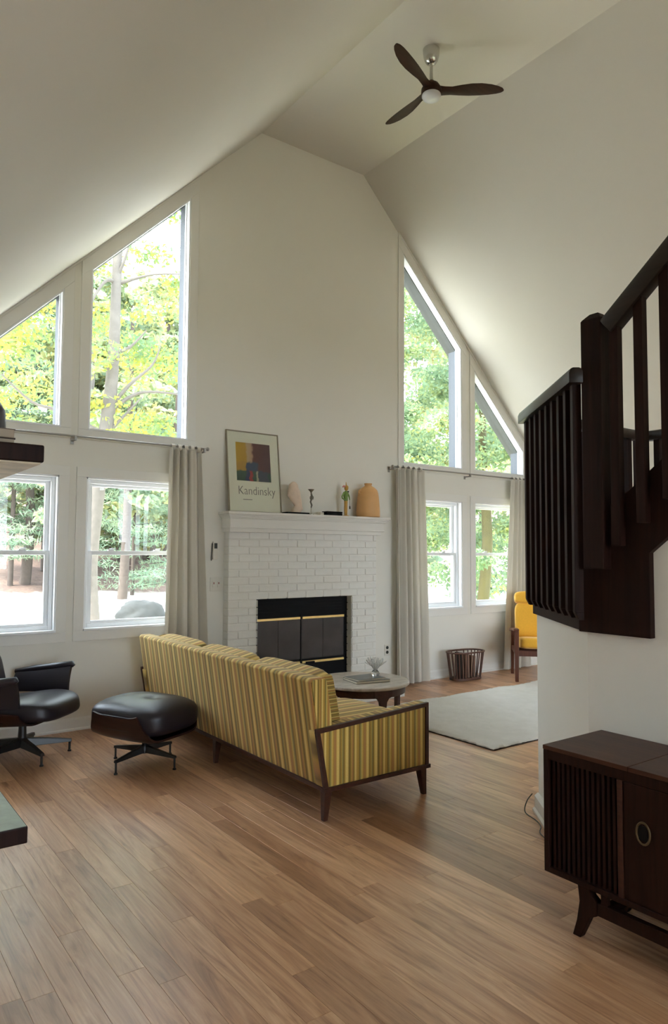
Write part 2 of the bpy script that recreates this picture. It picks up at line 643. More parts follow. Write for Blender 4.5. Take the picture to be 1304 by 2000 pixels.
m_leaf_maple = m_leaf('turning_maple_leaf', [(0.28, (0.15, 0.235, 0.13)), (0.46, (0.22, 0.29, 0.11)), (0.60, (0.33, 0.345, 0.075)), (0.78, (0.38, 0.29, 0.07))])
m_leaf_green = m_leaf('pale_green_leaf', [(0.30, (0.14, 0.215, 0.13)), (0.50, (0.21, 0.285, 0.165)), (0.66, (0.27, 0.32, 0.14)), (0.80, (0.38, 0.34, 0.09))])
m_leaf_pine = m_leaf('pine_needle', [(0.30, (0.15, 0.225, 0.16)), (0.50, (0.23, 0.32, 0.215)), (0.70, (0.31, 0.37, 0.23))], 0.7, 0.3)
m_leaf_far = m_leaf('distant_leaf', [(0.28, (0.21, 0.28, 0.20)), (0.46, (0.27, 0.33, 0.19)), (0.60, (0.34, 0.355, 0.16)), (0.77, (0.36, 0.30, 0.13))], 0.25)
m_bark = M('grey_beech_bark', (0.115, 0.098, 0.083), 0.9, var=0.35, vscale=9, bmp=0.6, bscale=26)
m_bark2 = M('brown_pine_bark', (0.070, 0.053, 0.043), 0.95, var=0.35, vscale=6, bmp=0.6, bscale=18)
m_moss = M('mossy_bark', (0.050, 0.042, 0.012), 0.95, var=0.4, vscale=6, bmp=0.6, bscale=18)
m_rock = M('lichen_boulder', (0.028, 0.029, 0.027), 0.9, var=0.45, vscale=3.5, bmp=0.8, bscale=14)


def m_ground_mat():
    m, nt, p, out = new_mat('gravel_drive_and_leaf_litter')
    tc = add(nt, 'ShaderNodeTexCoord')
    sx = add(nt, 'ShaderNodeSeparateXYZ')
    nt.links.new(tc.outputs['Object'], sx.inputs[0])
    n = noise(nt, tc.outputs['Object'], 0.6, 5, 0.6)
    n2 = noise(nt, tc.outputs['Object'], 7, 4, 0.7)
    e = add(nt, 'ShaderNodeMath', operation='MULTIPLY_ADD')
    e.inputs[1].default_value = 3.0
    nt.links.new(n, e.inputs[0])
    nt.links.new(sx.outputs[1], e.inputs[2])
    mr = add(nt, 'ShaderNodeMapRange')
    mr.inputs[1].default_value = 30.5
    mr.inputs[2].default_value = 31.5
    nt.links.new(e.outputs[0], mr.inputs[0])
    grav = mixcol(nt, n2, (0.62, 0.60, 0.54), (0.78, 0.76, 0.70))
    lit = ramp(nt, n2, [(0.3, (0.085, 0.052, 0.040)), (0.6, (0.15, 0.095, 0.074)), (0.75, (0.19, 0.16, 0.10))])
    lawn = mixcol(nt, n2, (0.56, 0.58, 0.17), (0.70, 0.67, 0.26))  # unseen bright grass, added to bounce a yellow-green glow onto the ceiling
    ml = add(nt, 'ShaderNodeMapRange')
    ml.inputs[1].default_value = 12.6
    ml.inputs[2].default_value = 13.6
    nt.links.new(e.outputs[0], ml.inputs[0])
    mxr = add(nt, 'ShaderNodeMapRange')
    mxr.inputs[1].default_value = 8.2
    mxr.inputs[2].default_value = 7.0
    nt.links.new(sx.outputs[0], mxr.inputs[0])
    mm_ = add(nt, 'ShaderNodeMath', operation='MAXIMUM')
    nt.links.new(ml.outputs[0], mm_.inputs[0])
    nt.links.new(mxr.outputs[0], mm_.inputs[1])
    near = mixcol(nt, mm_.outputs[0], lawn, grav)
    nt.links.new(mixcol(nt, mr.outputs[0], near, lit), p.inputs['Base Color'])
    p.inputs['Roughness'].default_value = 0.95
    return m


m_ground = m_ground_mat()

# ------------------------------------------------------------------ room shell
D = 5.687          # inner face of the gable wall
WT = 0.17          # its thickness
CF = 5.405         # flat strip of ceiling along the ridge
XL0, XR0 = 3.31, 4.56
KL, KR = -0.45, 8.3          # knee walls
YB = -3.6                    # rear wall


def ceil_z(x):
    if x < XL0:
        return CF - (XL0 - x)
    if x > XR0:
        return CF - (x - XR0)
    return CF


# windows: x0, x1, z0, z1 ; z1 None = slanted top under the ceiling
GAP = 0.145
UZ, LZ0, LZ1 = 2.365, 0.765, 1.985
WX = [(0.62, 1.525), (1.735, 2.592), (5.126, 6.035), (6.255, 7.150)]


def slant(x):
    return ceil_z(x) - GAP


def gable_wall():
    b = MB()
    y0, y1 = D, D + WT
    xs = sorted({KL, KR, XL0, XR0} | {v for p in WX for v in p})
    for a, c in zip(xs[:-1], xs[1:]):
        mid = (a + c) / 2
        if any(p[0] <= mid <= p[1] for p in WX):
            b.box(a, c, y0, y1, 0, LZ0)
            b.box(a, c, y0, y1, LZ1, UZ)
            b.prism([(a, slant(a)), (c, slant(c)), (c, ceil_z(c) + 0.15), (a, ceil_z(a) + 0.15)], 'Y', y0, y1)
        else:
            b.prism([(a, 0), (c, 0), (c, ceil_z(c) + 0.15), (a, ceil_z(a) + 0.15)], 'Y', y0, y1)
    return tag(b.build('wall_back', m_wall), 'off-white gable wall with the fireplace and eight windows', kind='structure')


gable_wall()
# rear gable behind the camera, with unseen glazed openings added to light the room
b = MB()
RX = [(0.6, 2.5), (2.7, 5.1), (5.3, 7.2)]
RZ0, RZ1 = 0.3, 3.1
RT = 3.9
xs = sorted({KL, KR, XL0, XR0} | {v for p in RX for v in p})
for a, c in zip(xs[:-1], xs[1:]):
    mid = (a + c) / 2
    if any(p[0] <= mid <= p[1] for p in RX):
        b.box(a, c, YB - WT, YB, 0, RZ0)
        t0, t1 = min(RZ1, ceil_z(a) - .2), min(RZ1, ceil_z(c) - .2)
        b.prism([(a, t0), (c, t1), (c, ceil_z(c) + .15), (a, ceil_z(a) + .15)], 'Y', YB - WT, YB)
    else:
        b.prism([(a, 0), (c, 0), (c, ceil_z(c) + .15), (a, ceil_z(a) + .15)], 'Y', YB - WT, YB)
tag(b.build('wall_front', m_wall), 'off-white rear gable wall behind the camera', kind='structure')

b = MB()
TH = 0.15
b.prism([(KL - .3, ceil_z(KL - .3)), (XL0, CF), (XR0, CF), (KR + .3, ceil_z(KR + .3)), (KR + .3, ceil_z(KR + .3) + TH * 1.6), (XR0, CF + TH), (XL0, CF + TH), (KL - .3, ceil_z(KL - .3) + TH * 1.6)], 'Y', YB - WT, D + WT)
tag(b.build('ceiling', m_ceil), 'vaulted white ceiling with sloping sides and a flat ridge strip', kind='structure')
b = MB()
b.box(KL - .15, KL, YB - WT, D + WT, 0, ceil_z(KL) + .05)
tag(b.build('wall_left', m_wall), 'low white knee wall under the left roof slope', kind='structure')
b = MB()
b.box(KR, KR + .15, YB - WT, D + WT, 0, ceil_z(KR) + .05)
tag(b.build('wall_right', m_wall), 'low white knee wall under the right roof slope', kind='structure')
# roof overhang outside the gable; deeper unseen one added to shade the rear windows
b = MB()
for e0, e1, y0, y1 in ((KL - .5, KR + .5, D + WT, D + WT + .16), (KL - .5, KR + .5, YB - WT - .9, YB - WT)):
    b.prism([(e0, ceil_z(e0) - .02), (XL0, CF - .02), (XR0, CF - .02), (e1, ceil_z(e1) - .02), (e1, ceil_z(e1) + .3), (XR0, CF + .2), (XL0, CF + .2), (e0, ceil_z(e0) + .3)], 'Y', y0, y1)
tag(b.build('trim_1', m_soffit), 'dark grey soffit boards under the roof overhang outside, with an added rear sunshade', kind='structure')

# floor with planks
b = MB()
b.box(KL - .15, KR + .15, YB - WT, D + WT, -0.12, -0.006)
floor = tag(b.build('floor', m_subfloor), 'warm brown oak plank floor running toward the gable', kind='structure')
PWD, PLN = 0.0935, 1.22


def visible_floor(x, y):
    if y < 0.9 or y > D or x < 0.12 * y:
        return False
    if x > 2.2 * y + .3:
        return False
    if x > 2.45 and y < 1.9:
        return False
    if x > 2.9 and (y - 1.804) * 0.624 - (x - 2.684) * 0.7815 < -0.35:
        return False
    if x > 6.7:
        return False
    return True


def plank_mesh():
    q = MB()
    h = PWD / 2 - .0002
    l = PLN / 2 - .0003
    q.box(-h, h, -l, l, -.006, 0)
    me_o = q.build('floor_plank', m_floor, bevel=.0006, seg=1)
    me = me_o.data
    bpy.data.objects.remove(me_o)
    return me


pm = plank_mesh()
rest = MB()
nx = int((KR - KL) / PWD) + 1
npl = 0
for i in range(nx):
    cx = KL + PWD / 2 + i * PWD
    off = random.uniform(0, PLN)
    y = YB - off
    while y < D:
        y0, y1 = max(y, YB), min(y + PLN, D)
        if y1 - y0 > 0.02:
            cy = (y0 + y1) / 2
            vis = any(visible_floor(cx, yy) for yy in (y0 + .05, cy, y1 - .05))
            if vis and npl < 298:
                inst(pm, 'floor_plank', floor, (cx, cy, 0), scale=(1, (y1 - y0) / PLN, 1))
                npl += 1
            else:
                rest.box(cx - PWD / 2 + .0005, cx + PWD / 2 - .0005, y0 + .0007, y1 - .0007, -.006, 0)
        y += PLN
tag(rest.build('floor_planks_beyond', m_floor, floor), kind='stuff')

# ------------------------------------------------------------------ windows
CAS = 0.078


def casing(win, x0, x1, z0, z1, slanted):
    t0, t1 = (slant(x0), slant(x1)) if slanted else (z1, z1)
    y0, y1 = D - .010, D
    c = CAS
    sl = 1 if t1 > t0 + .01 else (-1 if t1 < t0 - .01 else 0)
    left = MB().prism([(x0 - c, z0), (x0, z0), (x0, t0), (x0 - c, t0 - sl * c)], 'Y', y0, y1)
    left.build('casing_side', m_trim, win, bevel=.002)
    right = MB().prism([(x1, z0), (x1 + c, z0), (x1 + c, t1 + sl * c), (x1, t1)], 'Y', y0, y1)
    right.build('casing_side', m_trim, win, bevel=.002)
    tc = .125 if slanted else c
    MB().prism([(x0 - c, t0 - sl * c), (x1 + c, t1 + sl * c), (x1 + c, t1 + sl * c + tc), (x0 - c, t0 - sl * c + tc)], 'Y', y0 - .001, y1).build('casing_head', m_trim, win, bevel=.002)
    MB().box(x0 - c, x1 + c, y0, y1, z0 - c, z0).build('casing_apron', m_trim, win, bevel=.002)


def upper_window(n, x0, x1, label):
    win = thing('window_%d' % n, label, None, ((x0 + x1) / 2, D, UZ), kind='structure')
    casing(win, x0, x1, UZ, None, True)
    t0, t1 = slant(x0), slant(x1)
    j = .012
    yi, ym, yo = D - .004, D + .072, D + WT
    # white jamb liner, one board per side
    MB().box(x0, x0 + j, yi, ym, UZ, t0 + .0).build('jamb', m_jamb, win)
    MB().box(x1 - j, x1, yi, ym, UZ, t1).build('jamb', m_jamb, win)
    MB().box(x0, x1, yi - .012, ym, UZ, UZ + j).build('sill', m_jamb, win)
    MB().prism([(x0, t0 - j * 1.4), (x1, t1 - j * 1.4), (x1, t1), (x0, t0)], 'Y', yi, ym).build('head_jamb', m_jamb, win)
    # glass stop
    f = .02
    MB().box(x0 + j, x0 + j + f, ym - .02, ym + .008, UZ + j, t0).build('glazing_stop', m_white, win)
    MB().box(x1 - j - f * .3, x1 - j, ym - .02, ym + .008, UZ + j, t1).build('glazing_stop', m_white, win)
    pane = MB().prism([(x0 + .005, UZ + .005), (x1 - .005, UZ + .005), (x1 - .005, t1 - .005), (x0 + .005, t0 - .005)], 'Y', ym, ym + .006)
    pane.build('pane', m_glass, win)
    # exterior reveal
    MB().box(x0, x0 + j, ym + .01, yo + .02, UZ, t0).build('outer_jamb', m_outjamb, win)
    MB().box(x1 - j, x1, ym + .01, yo + .02, UZ, t1).build('outer_jamb', m_outjamb, win)
    MB().box(x0, x1, ym + .01, yo + .03, UZ - .01, UZ + j).build('outer_sill', m_outjamb, win)
    MB().prism([(x0, t0 - .02), (x1, t1 - .02), (x1, t1), (x0, t0)], 'Y', ym + .01, yo + .02).build('outer_head', m_soffit, win)
    return win


def lower_window(n, x0, x1, label):
    z0, z1 = LZ0, LZ1
    win = thing('window_%d' % n, label, None, ((x0 + x1) / 2, D, z0), kind='structure')
    casing(win, x0, x1, z0, z1, False)
    j = .012
    yi, yo = D - .004, D + WT
    MB().box(x0, x0 + j, yi, yo, z0, z1).build('jamb', m_jamb, win)
    MB().box(x1 - j, x1, yi, yo, z0, z1).build('jamb', m_jamb, win)
    MB().box(x0, x1, yi, yo, z1 - j, z1).build('head_jamb', m_jamb, win)
    MB().box(x0, x1, yi - .02, yo, z0, z0 + .018).build('stool', m_jamb, win, bevel=.003)
    # vinyl frame
    fr = MB()
    a0, a1, c0, c1 = x0 + j, x1 - j, z0 + .018, z1 - j
    fw = .032
    ys = D + .05
    fr.box(a0, a0 + fw, ys, ys + .08, c0, c1).box(a1 - fw, a1, ys, ys + .08, c0, c1)
    fr.box(a0 + fw, a1 - fw, ys, ys + .08, c0, c0 + fw).box(a0 + fw, a1 - fw, ys, ys + .08, c1 - fw, c1)
    fr.build('vinyl_frame', m_white, win, bevel=.003)
    zm = (z0 + z1) / 2 + .005
    sw = .034

    def sash(zb, zt, yy, nm):
        s_ = MB()
        p0, p1 = a0 + fw, a1 - fw
        s_.box(p0, p0 + sw, yy, yy + .026, zb, zt).box(p1 - sw, p1, yy, yy + .026, zb, zt)
        s_.box(p0 + sw, p1 - sw, yy, yy + .026, zb, zb + sw).box(p0 + sw, p1 - sw, yy, yy + .026, zt - sw, zt)
        so_ = s_.build(nm, m_white, win, bevel=.004)
        MB().box(p0 + sw, p1 - sw, yy + .010, yy + .015, zb + sw, zt - sw).build('pane', m_glass, so_)
        return so_
    lo = sash(c0 + fw * .6, zm + .017, ys + .008, 'lower_sash')
    sash(zm - .017, c1 - fw * .6, ys + .042, 'upper_sash')
    for xx in (x0 + (x1 - x0) * .27, x0 + (x1 - x0) * .73):
        MB().box(xx - .025, xx + .025, ys - .001, ys + .03, zm + .017, zm + .027).tube([(xx - .012, ys + .012, zm + .032), (xx + .03, ys + .004, zm + .034)], .005, 6).build('sash_lock', m_white, lo, bevel=.002)
    return win


UL = ['slant-topped upper window at the left edge of the gable', 'tall slant-topped upper window left of the chimney wall',
      'tall slant-topped upper window right of the chimney wall', 'small slant-topped upper window beside the stair railing']
LL = ['double-hung white window at the left edge behind the black lounge chair', 'double-hung white window looking out on the boulder',
      'double-hung white window above the magazine basket', 'double-hung white window next to the mustard armchair']
for i, (x0, x1) in enumerate(WX):
    upper_window(i + 1, x0, x1, UL[i])
    lower_window(i + 5, x0, x1, LL[i])
# rear glazing, added out of view to let in extra daylight
for i, (x0, x1) in enumerate(RX):
    win = thing('window_%d' % (9 + i), 'wide rear window added behind the camera for extra light, %s bay' % ('left', 'middle', 'right')[i], None, ((x0 + x1) / 2, YB, RZ0), kind='structure')
    xs = [x0] + [v for v in (XL0, XR0) if x0 < v < x1] + [x1]
    tp = [(x, min(RZ1, ceil_z(x) - .2)) for x in xs]
    for a, c in zip(tp[:-1], tp[1:]):
        MB().prism([(a[0], a[1] - .06), (c[0], c[1] - .06), c, a], 'Y', YB - .12, YB - .04).build('frame_head', m_white, win)
        MB().prism([(a[0], RZ0 + .05), (c[0], RZ0 + .05), (c[0], c[1] - .06), (a[0], a[1] - .06)], 'Y', YB - .085, YB - .078).build('pane', m_glass, win)
    MB().box(x0, x0 + .05, YB - .12, YB - .04, RZ0 + .05, tp[0][1] - .06).build('frame_side', m_white, win)
    MB().box(x1 - .05, x1, YB - .12, YB - .04, RZ0 + .05, tp[-1][1] - .06).build('frame_side', m_white, win)
    MB().box(x0, x1, YB - .12, YB - .04, RZ0, RZ0 + .05).build('frame_sill', m_white, win)

# slanted cove trim where the left windows meet the ceiling, and baseboards
b = MB()
for a, c in ((0.45, 2.67), (5.05, 7.25)):
    b.prism([(a, ceil_z(a) - .022), (c, ceil_z(c) - .022), (c, ceil_z(c)), (a, ceil_z(a))], 'Y', D - .022, D)
tag(b.build('trim_2', m_trim, bevel=.002), 'thin slanted trim strips where the windows meet the ceiling', kind='structure')


def baseboard(name, p0, p1, label, th=.014, h=.095):
    p0, p1 = Vector((*p0, 0)), Vector((*p1, 0))
    d = (p1 - p0).normalized()
    n = Vector((d.y, -d.x, 0))
    prof = [(0, 0), (th + .012, 0), (th + .012, .012), (th, .02), (th, h - .015), (th * .5, h), (0, h)]
    q = MB()
    rings = []
    for p in (p0, p1):
        rings.append([tuple(p + n * u + Vector((0, 0, v))) for u, v in prof])
    q.loft(rings)
    return tag(q.build(name, m_trim), label, kind='structure')


baseboard('baseboard_left', (KL, D), (2.955, D), 'white baseboard under the left windows')
baseboard('baseboard_right', (4.70, D), (KR, D), 'white baseboard under the right windows')

# ------------------------------------------------------------------ staircase
Nn = Vector((2.684, 1.804, 0))
U = Vector((.624, .7815, 0)).normalized()
NO = Vector((-U.y, U.x, 0))           # outward normal of the angled face
Fc = Nn + U * .868
LT = 1.33                              # landing height
b = MB()
b.prism([(Nn.x, Nn.y), (Fc.x, Fc.y), (4.40, 2.482), (4.40, 1.52), (Nn.x, 1.52)], 'Z', 0, 1.062)
# wall under the upper flight, behind the record console
yb = -1.6
sl = .83
b.prism([(1.52, 0), (1.52, 1.40), (yb, 1.40 + (1.52 - yb) * sl), (yb, 0)], 'X', 2.684, 2.80)
tag(b.build('wall_stair', m_wall), 'white stair wall with an angled corner beside the console', kind='structure')
baseboard('baseboard_stair', (Fc.x + .012, Fc.y), (Nn.x, Nn.y), 'white baseboard along the angled stair wall', th=.030)

st = thing('staircase', 'dark-stained staircase landing and flight with square balusters', 'staircase', (3.0, 1.8, 0))
# landing slab + skirts
MB().prism([(Nn.x, Nn.y), (Fc.x, Fc.y), (4.40, 2.482), (4.40, 0.9), (2.81, 0.9), (2.81, 1.53), (Nn.x + .001, 1.53)], 'Z', 1.0625, LT).build('landing', m_darkwood, st)


def plate(name, p, q, z0, z1, th, mat, off=0.0):
    a, c = p + NO * off, q + NO * off
    pts = [a, c, c + NO * th, a + NO * th]
    return MB().prism([(v.x, v.y) for v in pts], 'Z', z0, z1).build(name, mat, st, bevel=.003)


plate('skirt_board', Nn - U * .02, Fc + U * .0, 1.066, LT + .03, .022, m_darkwood)
MB().prism([(1.822, 1.066), (1.50, 1.066), (1.50, 1.402), (-.4, 1.402 + 1.9 * sl), (-.4, 1.402 + 1.9 * sl + .30), (1.575, 1.660), (1.70, 1.58), (1.822, 1.50)], 'X', 2.650, 2.684).build('stringer', m_darkwood, st, bevel=.003)
rise, run = .19, .235
for k in range(7):
    y1 = 1.50 - k * run
    MB().box(2.81, 3.65, y1 - run - .02, y1 + .02, LT + rise * (k + 1) - .035, LT + rise * (k + 1)).build('tread', m_darkwood, st, bevel=.004)
    MB().box(2.81, 3.65, y1 - .018, y1, LT + rise * k, LT + rise * (k + 1) - .035).build('riser', m_darkwood, st)
# newel post
nw = MB()
nx0, nx1, ny0, ny1 = 2.595, 2.690, 1.664, 1.757
nw.box(nx0, nx1, ny0, ny1, 1.335, 2.385)
cxn, cyn = (nx0 + nx1) / 2, (ny0 + ny1) / 2
nw.loft([[(nx0, ny0, 2.385), (nx1, ny0, 2.385), (nx1, ny1, 2.385), (nx0, ny1, 2.385)],
         [(cxn - .02, cyn - .02, 2.415), (cxn + .02, cyn - .02, 2.415), (cxn + .02, cyn + .02, 2.415), (cxn - .02, cyn + .02, 2.415)]])
nw.build('newel_post', m_darkwood, st, bevel=.004)


def bar_rail(name, p, q, w_, h_, mat):
    """rounded rail from p to q (top centre line)"""
    p, q = Vector(p), Vector(q)
    d = (q - p).normalized()
    side = Vector((0, 0, 1)).cross(d).normalized()
    upv = d.cross(side).normalized()
    prof = [(-.5, -1), (.5, -1), (.5, -.35), (.38, -.08), (.2, 0), (-.2, 0), (-.38, -.08), (-.5, -.35)]
    rings = [[tuple(e + side * (u * w_) + upv * (v * h_)) for u, v in prof] for e in (p, q)]
    return MB().loft(rings).build(name, mat, st, bevel=.004, smooth=35)


# angled balustrade, mounted outside the skirt
OFF = .062
r0 = Nn + NO * OFF - U * .10
r1 = Nn + NO * OFF + U * .875
bar_rail('handrail', (r0.x, r0.y, 2.188), (r1.x, r1.y, 2.188), .062, .066, m_railcap)
for k in range(9):
    t = .815 - k * .1075
    if t < -.06:
        break
    c = Nn + NO * (OFF - .012) + U * t
    hw = .0185
    pts = [c + U * (a * hw) + NO * (bb * hw) for a, bb in ((-1, -1), (1, -1), (1, 1), (-1, 1))]
    q = MB()
    q.loft([[(v.x, v.y, 1.150) for v in pts][:], [(v.x, v.y, 2.125) for v in pts]])
    # chamfered foot
    pt2 = [c + U * (a * hw) + NO * (bb * hw - (.0 if bb < 0 else .016)) for a, bb in ((-1, -1), (1, -1), (1, 1), (-1, 1))]
    q.loft([[(v.x, v.y, 1.118) for v in pt2], [(v.x, v.y, 1.150) for v in pts]])
    o = q.build('baluster', m_darkwood, st, bevel=.002)
    for zz in (1.20, 1.28):
        cc = c + NO * hw
        MB().tube([cc, cc + NO * .004], .006, 8).build('screw_plug', m_darkwood, o) if False else None
# sloping balustrade of the upper flight
xr = 2.622
bar_rail('handrail', (xr, 1.672, 2.372), (xr, -.4, 2.372 + 2.072 * .86), .062, .085, m_railcap)
for k in range(15):
    y = 1.612 - k * .108
    zt = 2.372 - .07 + (1.672 - y) * .86
    zb = 1.43 + (1.612 - y) * sl
    MB().box(xr - .019, xr + .019, y - .019, y + .019, zb, zt).build('baluster', m_darkwood, st, bevel=.002)
# balustrade on the far side of the landing
bar_rail('handrail', (3.34, 2.50, 2.20), (4.37, 2.50, 2.20), .06, .065, m_railcap)
bar_rail('handrail', (4.37, 2.50, 2.20), (4.37, 1.2, 2.20), .06, .065, m_railcap)
for k in range(9):
    x = 3.40 + k * .113
    MB().box(x - .019, x + .019, 2.485, 2.523, 1.16, 2.14).build('baluster', m_darkwood, st, bevel=.002)
for k in range(10):
    y = 2.40 - k * .113
    MB().box(4.351, 4.389, y - .019, y + .019, 1.16, 2.14).build('baluster', m_darkwood, st, bevel=.002)

# ------------------------------------------------------------------ fireplace
fp = thing('fireplace', 'white-painted brick fireplace with black glass doors and mantel', 'fireplace', (3.80, 5.6, 0))
BX0, BX1, BY = 2.962, 4.672, 5.587
BZ = 1.575
OX0, OX1, OZ = 3.262, 4.352, .965
core = MB()
core.box(BX0 + .006, OX0 - .006, BY + .007, D - .001, 0, BZ)
core.box(OX1 + .006, BX1 - .006, BY + .007, D - .001, 0, BZ)
core.box(OX0 - .006, OX1 + .006, BY + .007, D - .001, OZ + .006, BZ)
core.build('mortar_bed', m_mortar, fp)
CH = BZ / 23
BL = .2075
bmeshes = {}


def brick_mesh(L, Hh, Dp):
    key = (round(L, 3), round(Hh, 3), round(Dp, 3))
    if key not in bmeshes:
        o = MB().box(-L / 2, L / 2, 0, Dp, -Hh / 2, Hh / 2).build('brick', m_brick, bevel=.004, seg=1)
        bmeshes[key] = o.data
        bpy.data.objects.remove(o)
    return bmeshes[key]


nb = 0
J = .0085
for r_ in range(23):
    z0 = r_ * CH
    zc = z0 + CH / 2
    spans = [(BX0, BX1)] if z0 >= OZ - .02 else [(BX0, OX0), (OX1, BX1)]
    edges = [BX0 - (BL / 2 if r_ % 2 else 0) + i * BL for i in range(12)]
    for s0, s1 in spans:
        cuts = [s0] + [e for e in edges if s0 + .045 < e < s1 - .045] + [s1]
        for a, c in zip(cuts[:-1], cuts[1:]):
            L = c - a - J
            me = brick_mesh(L, CH - J, D - BY - .002)
            dy = random.uniform(-.0035, .0025)
            inst(me, 'brick', fp, ((a + c) / 2 - 3.80, BY + dy - 5.6 + .002, zc), rot=(0, random.uniform(-.004, .004), random.uniform(-.006, .006)))
            nb += 1
# mantel : shelf, mouldings, frieze
mz = 1.752
mx0, mx1 = 2.905, 4.770
mantel = MB().box(mx0, mx1, 5.482, D - .001, mz - .026, mz).build('mantel_shelf', m_trim, fp, bevel=.005)
for e0, h1, h0 in ((.012, -.040, -.026), (.022, -.052, -.040), (.030, -.062, -.052)):
    MB().box(mx0 + e0, mx1 - e0, 5.482 + e0, D - .001, mz + h1, mz + h0).build('crown_moulding', m_trim, mantel, bevel=.003)
MB().box(mx0 + .038, mx1 - .060, 5.524, D - .001, BZ + .045, mz - .062).build('frieze_board', m_trim, mantel, bevel=.002)
MB().box(mx0 + .032, mx1 - .054, 5.516, D - .001, BZ + .030, BZ + .045).build('bed_moulding', m_trim, mantel, bevel=.004)
MB().box(mx0 + .046, mx1 - .075, 5.545, D - .001, BZ - .004, BZ + .030).build('lower_board', m_trim, mantel, bevel=.002)
# firebox insert
MB().box(OX0 - .004, OX1 + .004, D - .022, D - .002, 0, OZ + .004).build('firebox_surround', m_black, fp)
# side reveal bricks
for r_ in range(14):
    z0 = r_ * CH
    MB().box(OX1 - .006, OX1 - .001, BY + .004, D - .022, z0 + J / 2, z0 + CH - J / 2).build('reveal_brick', m_brick, fp)
    MB().box(OX0 + .001, OX0 + .006, BY + .004, D - .022, z0 + J / 2, z0 + CH - J / 2).build('reveal_brick', m_brick, fp)
FX0, FX1 = OX0 + .01, OX1 - .055
yd = D - .024
for i in range(4):
    a = FX0 + (FX1 - FX0) * i / 4
    c = FX0 + (FX1 - FX0) * (i + 1) / 4
    g = .009 if i in (1, 2) else .002
    MB().box(a + (g if i == 2 else .0015), c - (g if i == 1 else .0015), yd - .012, yd, .375, .755).build('glass_door', m_fireglass, fp, bevel=.001)
xm = (FX0 + FX1) / 2
for a, c in ((FX0, xm - .012), (xm + .012, FX1)):
    for z in (.765, .342):
        MB().box(a, c, yd - .020, yd, z - .0115, z + .0115).build('brass_rail', m_brass, fp, bevel=.003)
MB().box(xm - .007, xm + .007, yd - .016, yd, .32, .80).build('centre_stile', m_black, fp, bevel=.002)
for dx in (-.12, .10):
    MB().box(xm + dx - .05, xm + dx + .05, yd - .034, yd - .02, .332, .346).build('door_handle', m_black, fp, bevel=.003)
for z in (.83, .86, .89, .92):
    MB().box(FX0 + .02, FX1 - .02, yd - .008, yd, z - .005, z + .005).build('vent_louvre', m_black, fp)
MB().box(BX0 + .0, BX1, 5.16, BY - .004, .001, .030).build('hearth_slab', m_brick, fp, bevel=.005)

# ------------------------------------------------------------------ mantel objects
TOPM = mz + .001
pw, ph = .552, .757
lean = math.atan2(.088, ph)
pf = thing('framed_poster', 'tall framed exhibition poster leaning on the mantel, lettering below a colour print', 'poster', (2.965, 5.585, TOPM))
pf.rotation_euler = (-lean, 0, 0)
fwd_ = .009
fr = MB()
fr.box(0, fwd_, 0, .022, 0, ph).box(pw - fwd_, pw, 0, .022, 0, ph).box(fwd_, pw - fwd_, 0, .022, 0, fwd_).box(fwd_, pw - fwd_, 0, .022, ph - fwd_, ph)
fr.build('frame', m_frame, pf, local=True, bevel=.001)
MB().box(fwd_, pw - fwd_, .010, .018, fwd_, ph - fwd_).build('sheet', m_paper, pf, local=True)
MB().box(.095, .455, .0085, .0098, .292, .650).build('print', m_print, pf, local=True)


def lettering(txt, size, loc, parent, mat, name='lettering', off=0.0, sx=1.0):
    cu = bpy.data.curves.new(name, 'FONT')
    cu.body = txt
    cu.size = size
    cu.offset = off
    cu.extrude = .0004
    cu.resolution_u = 3
    tmp = bpy.data.objects.new(name, cu)
    COL.objects.link(tmp)
    bpy.context.view_layer.update()
    me = bpy.data.meshes.new_from_object(tmp.evaluated_get(bpy.context.evaluated_depsgraph_get()))
    bpy.data.objects.remove(tmp)
    me.materials.clear()
    me.materials.append(mat)
    xs_ = [v.co.x for v in me.vertices]
    o = bpy.data.objects.new(name, me)
    COL.objects.link(o)
    o.parent = parent
    o.location = loc
    o.rotation_euler = (PI / 2, 0, 0)
    wd = max(xs_) - min(xs_)
    o.scale = (sx / wd, 1, 1) if sx != 1.0 else (1, 1, 1)
    return o


lettering('Kandinsky', .115, (.100, .0095, .165), pf, m_ink, off=-.0016, sx=.385)
MB().box(.150, .245, .0088, .0098, .116, .121).build('fine_print_line', m_ink, pf, local=True)
MB().box(fwd_, pw - fwd_, .0045, .006, fwd_, ph - fwd_).build('glazing', m_glass, pf, local=True)

# pink stone sculpture on a black base
sc = thing('stone_sculpture', 'rough pink stone sculpture on a flat black base', 'sculpture', (3.66, 5.57, TOPM))
MB().box(-.125, .125, -.05, .05, 0, .016).build('base', m_black, sc, local=True, bevel=.002)
rings = []
prof = [(.016, .050, .030, .00), (.045, .058, .032, .012), (.08, .040, .028, .02), (.12, .055, .030, .005), (.17, .070, .032, -.010), (.215, .066, .030, -.018), (.25, .052, .026, -.030), (.28, .045, .024, -.035), (.300, .024, .016, -.03), (.308, .006, .006, -.03)]
rnd = random.Random(3)
for z, rx, ry, dx in prof:
    ring = []
    for k in range(18):
        a = 2 * PI * k / 18
        q = 1 + .22 * math.sin(3 * a + z * 30) * .6 + rnd.uniform(-.07, .07)
        ring.append((dx + rx * q * math.cos(a), ry * q * math.sin(a), z))
    rings.append(ring)
MB().loft(rings).build('stone', m_alab, sc, local=True, smooth=50)

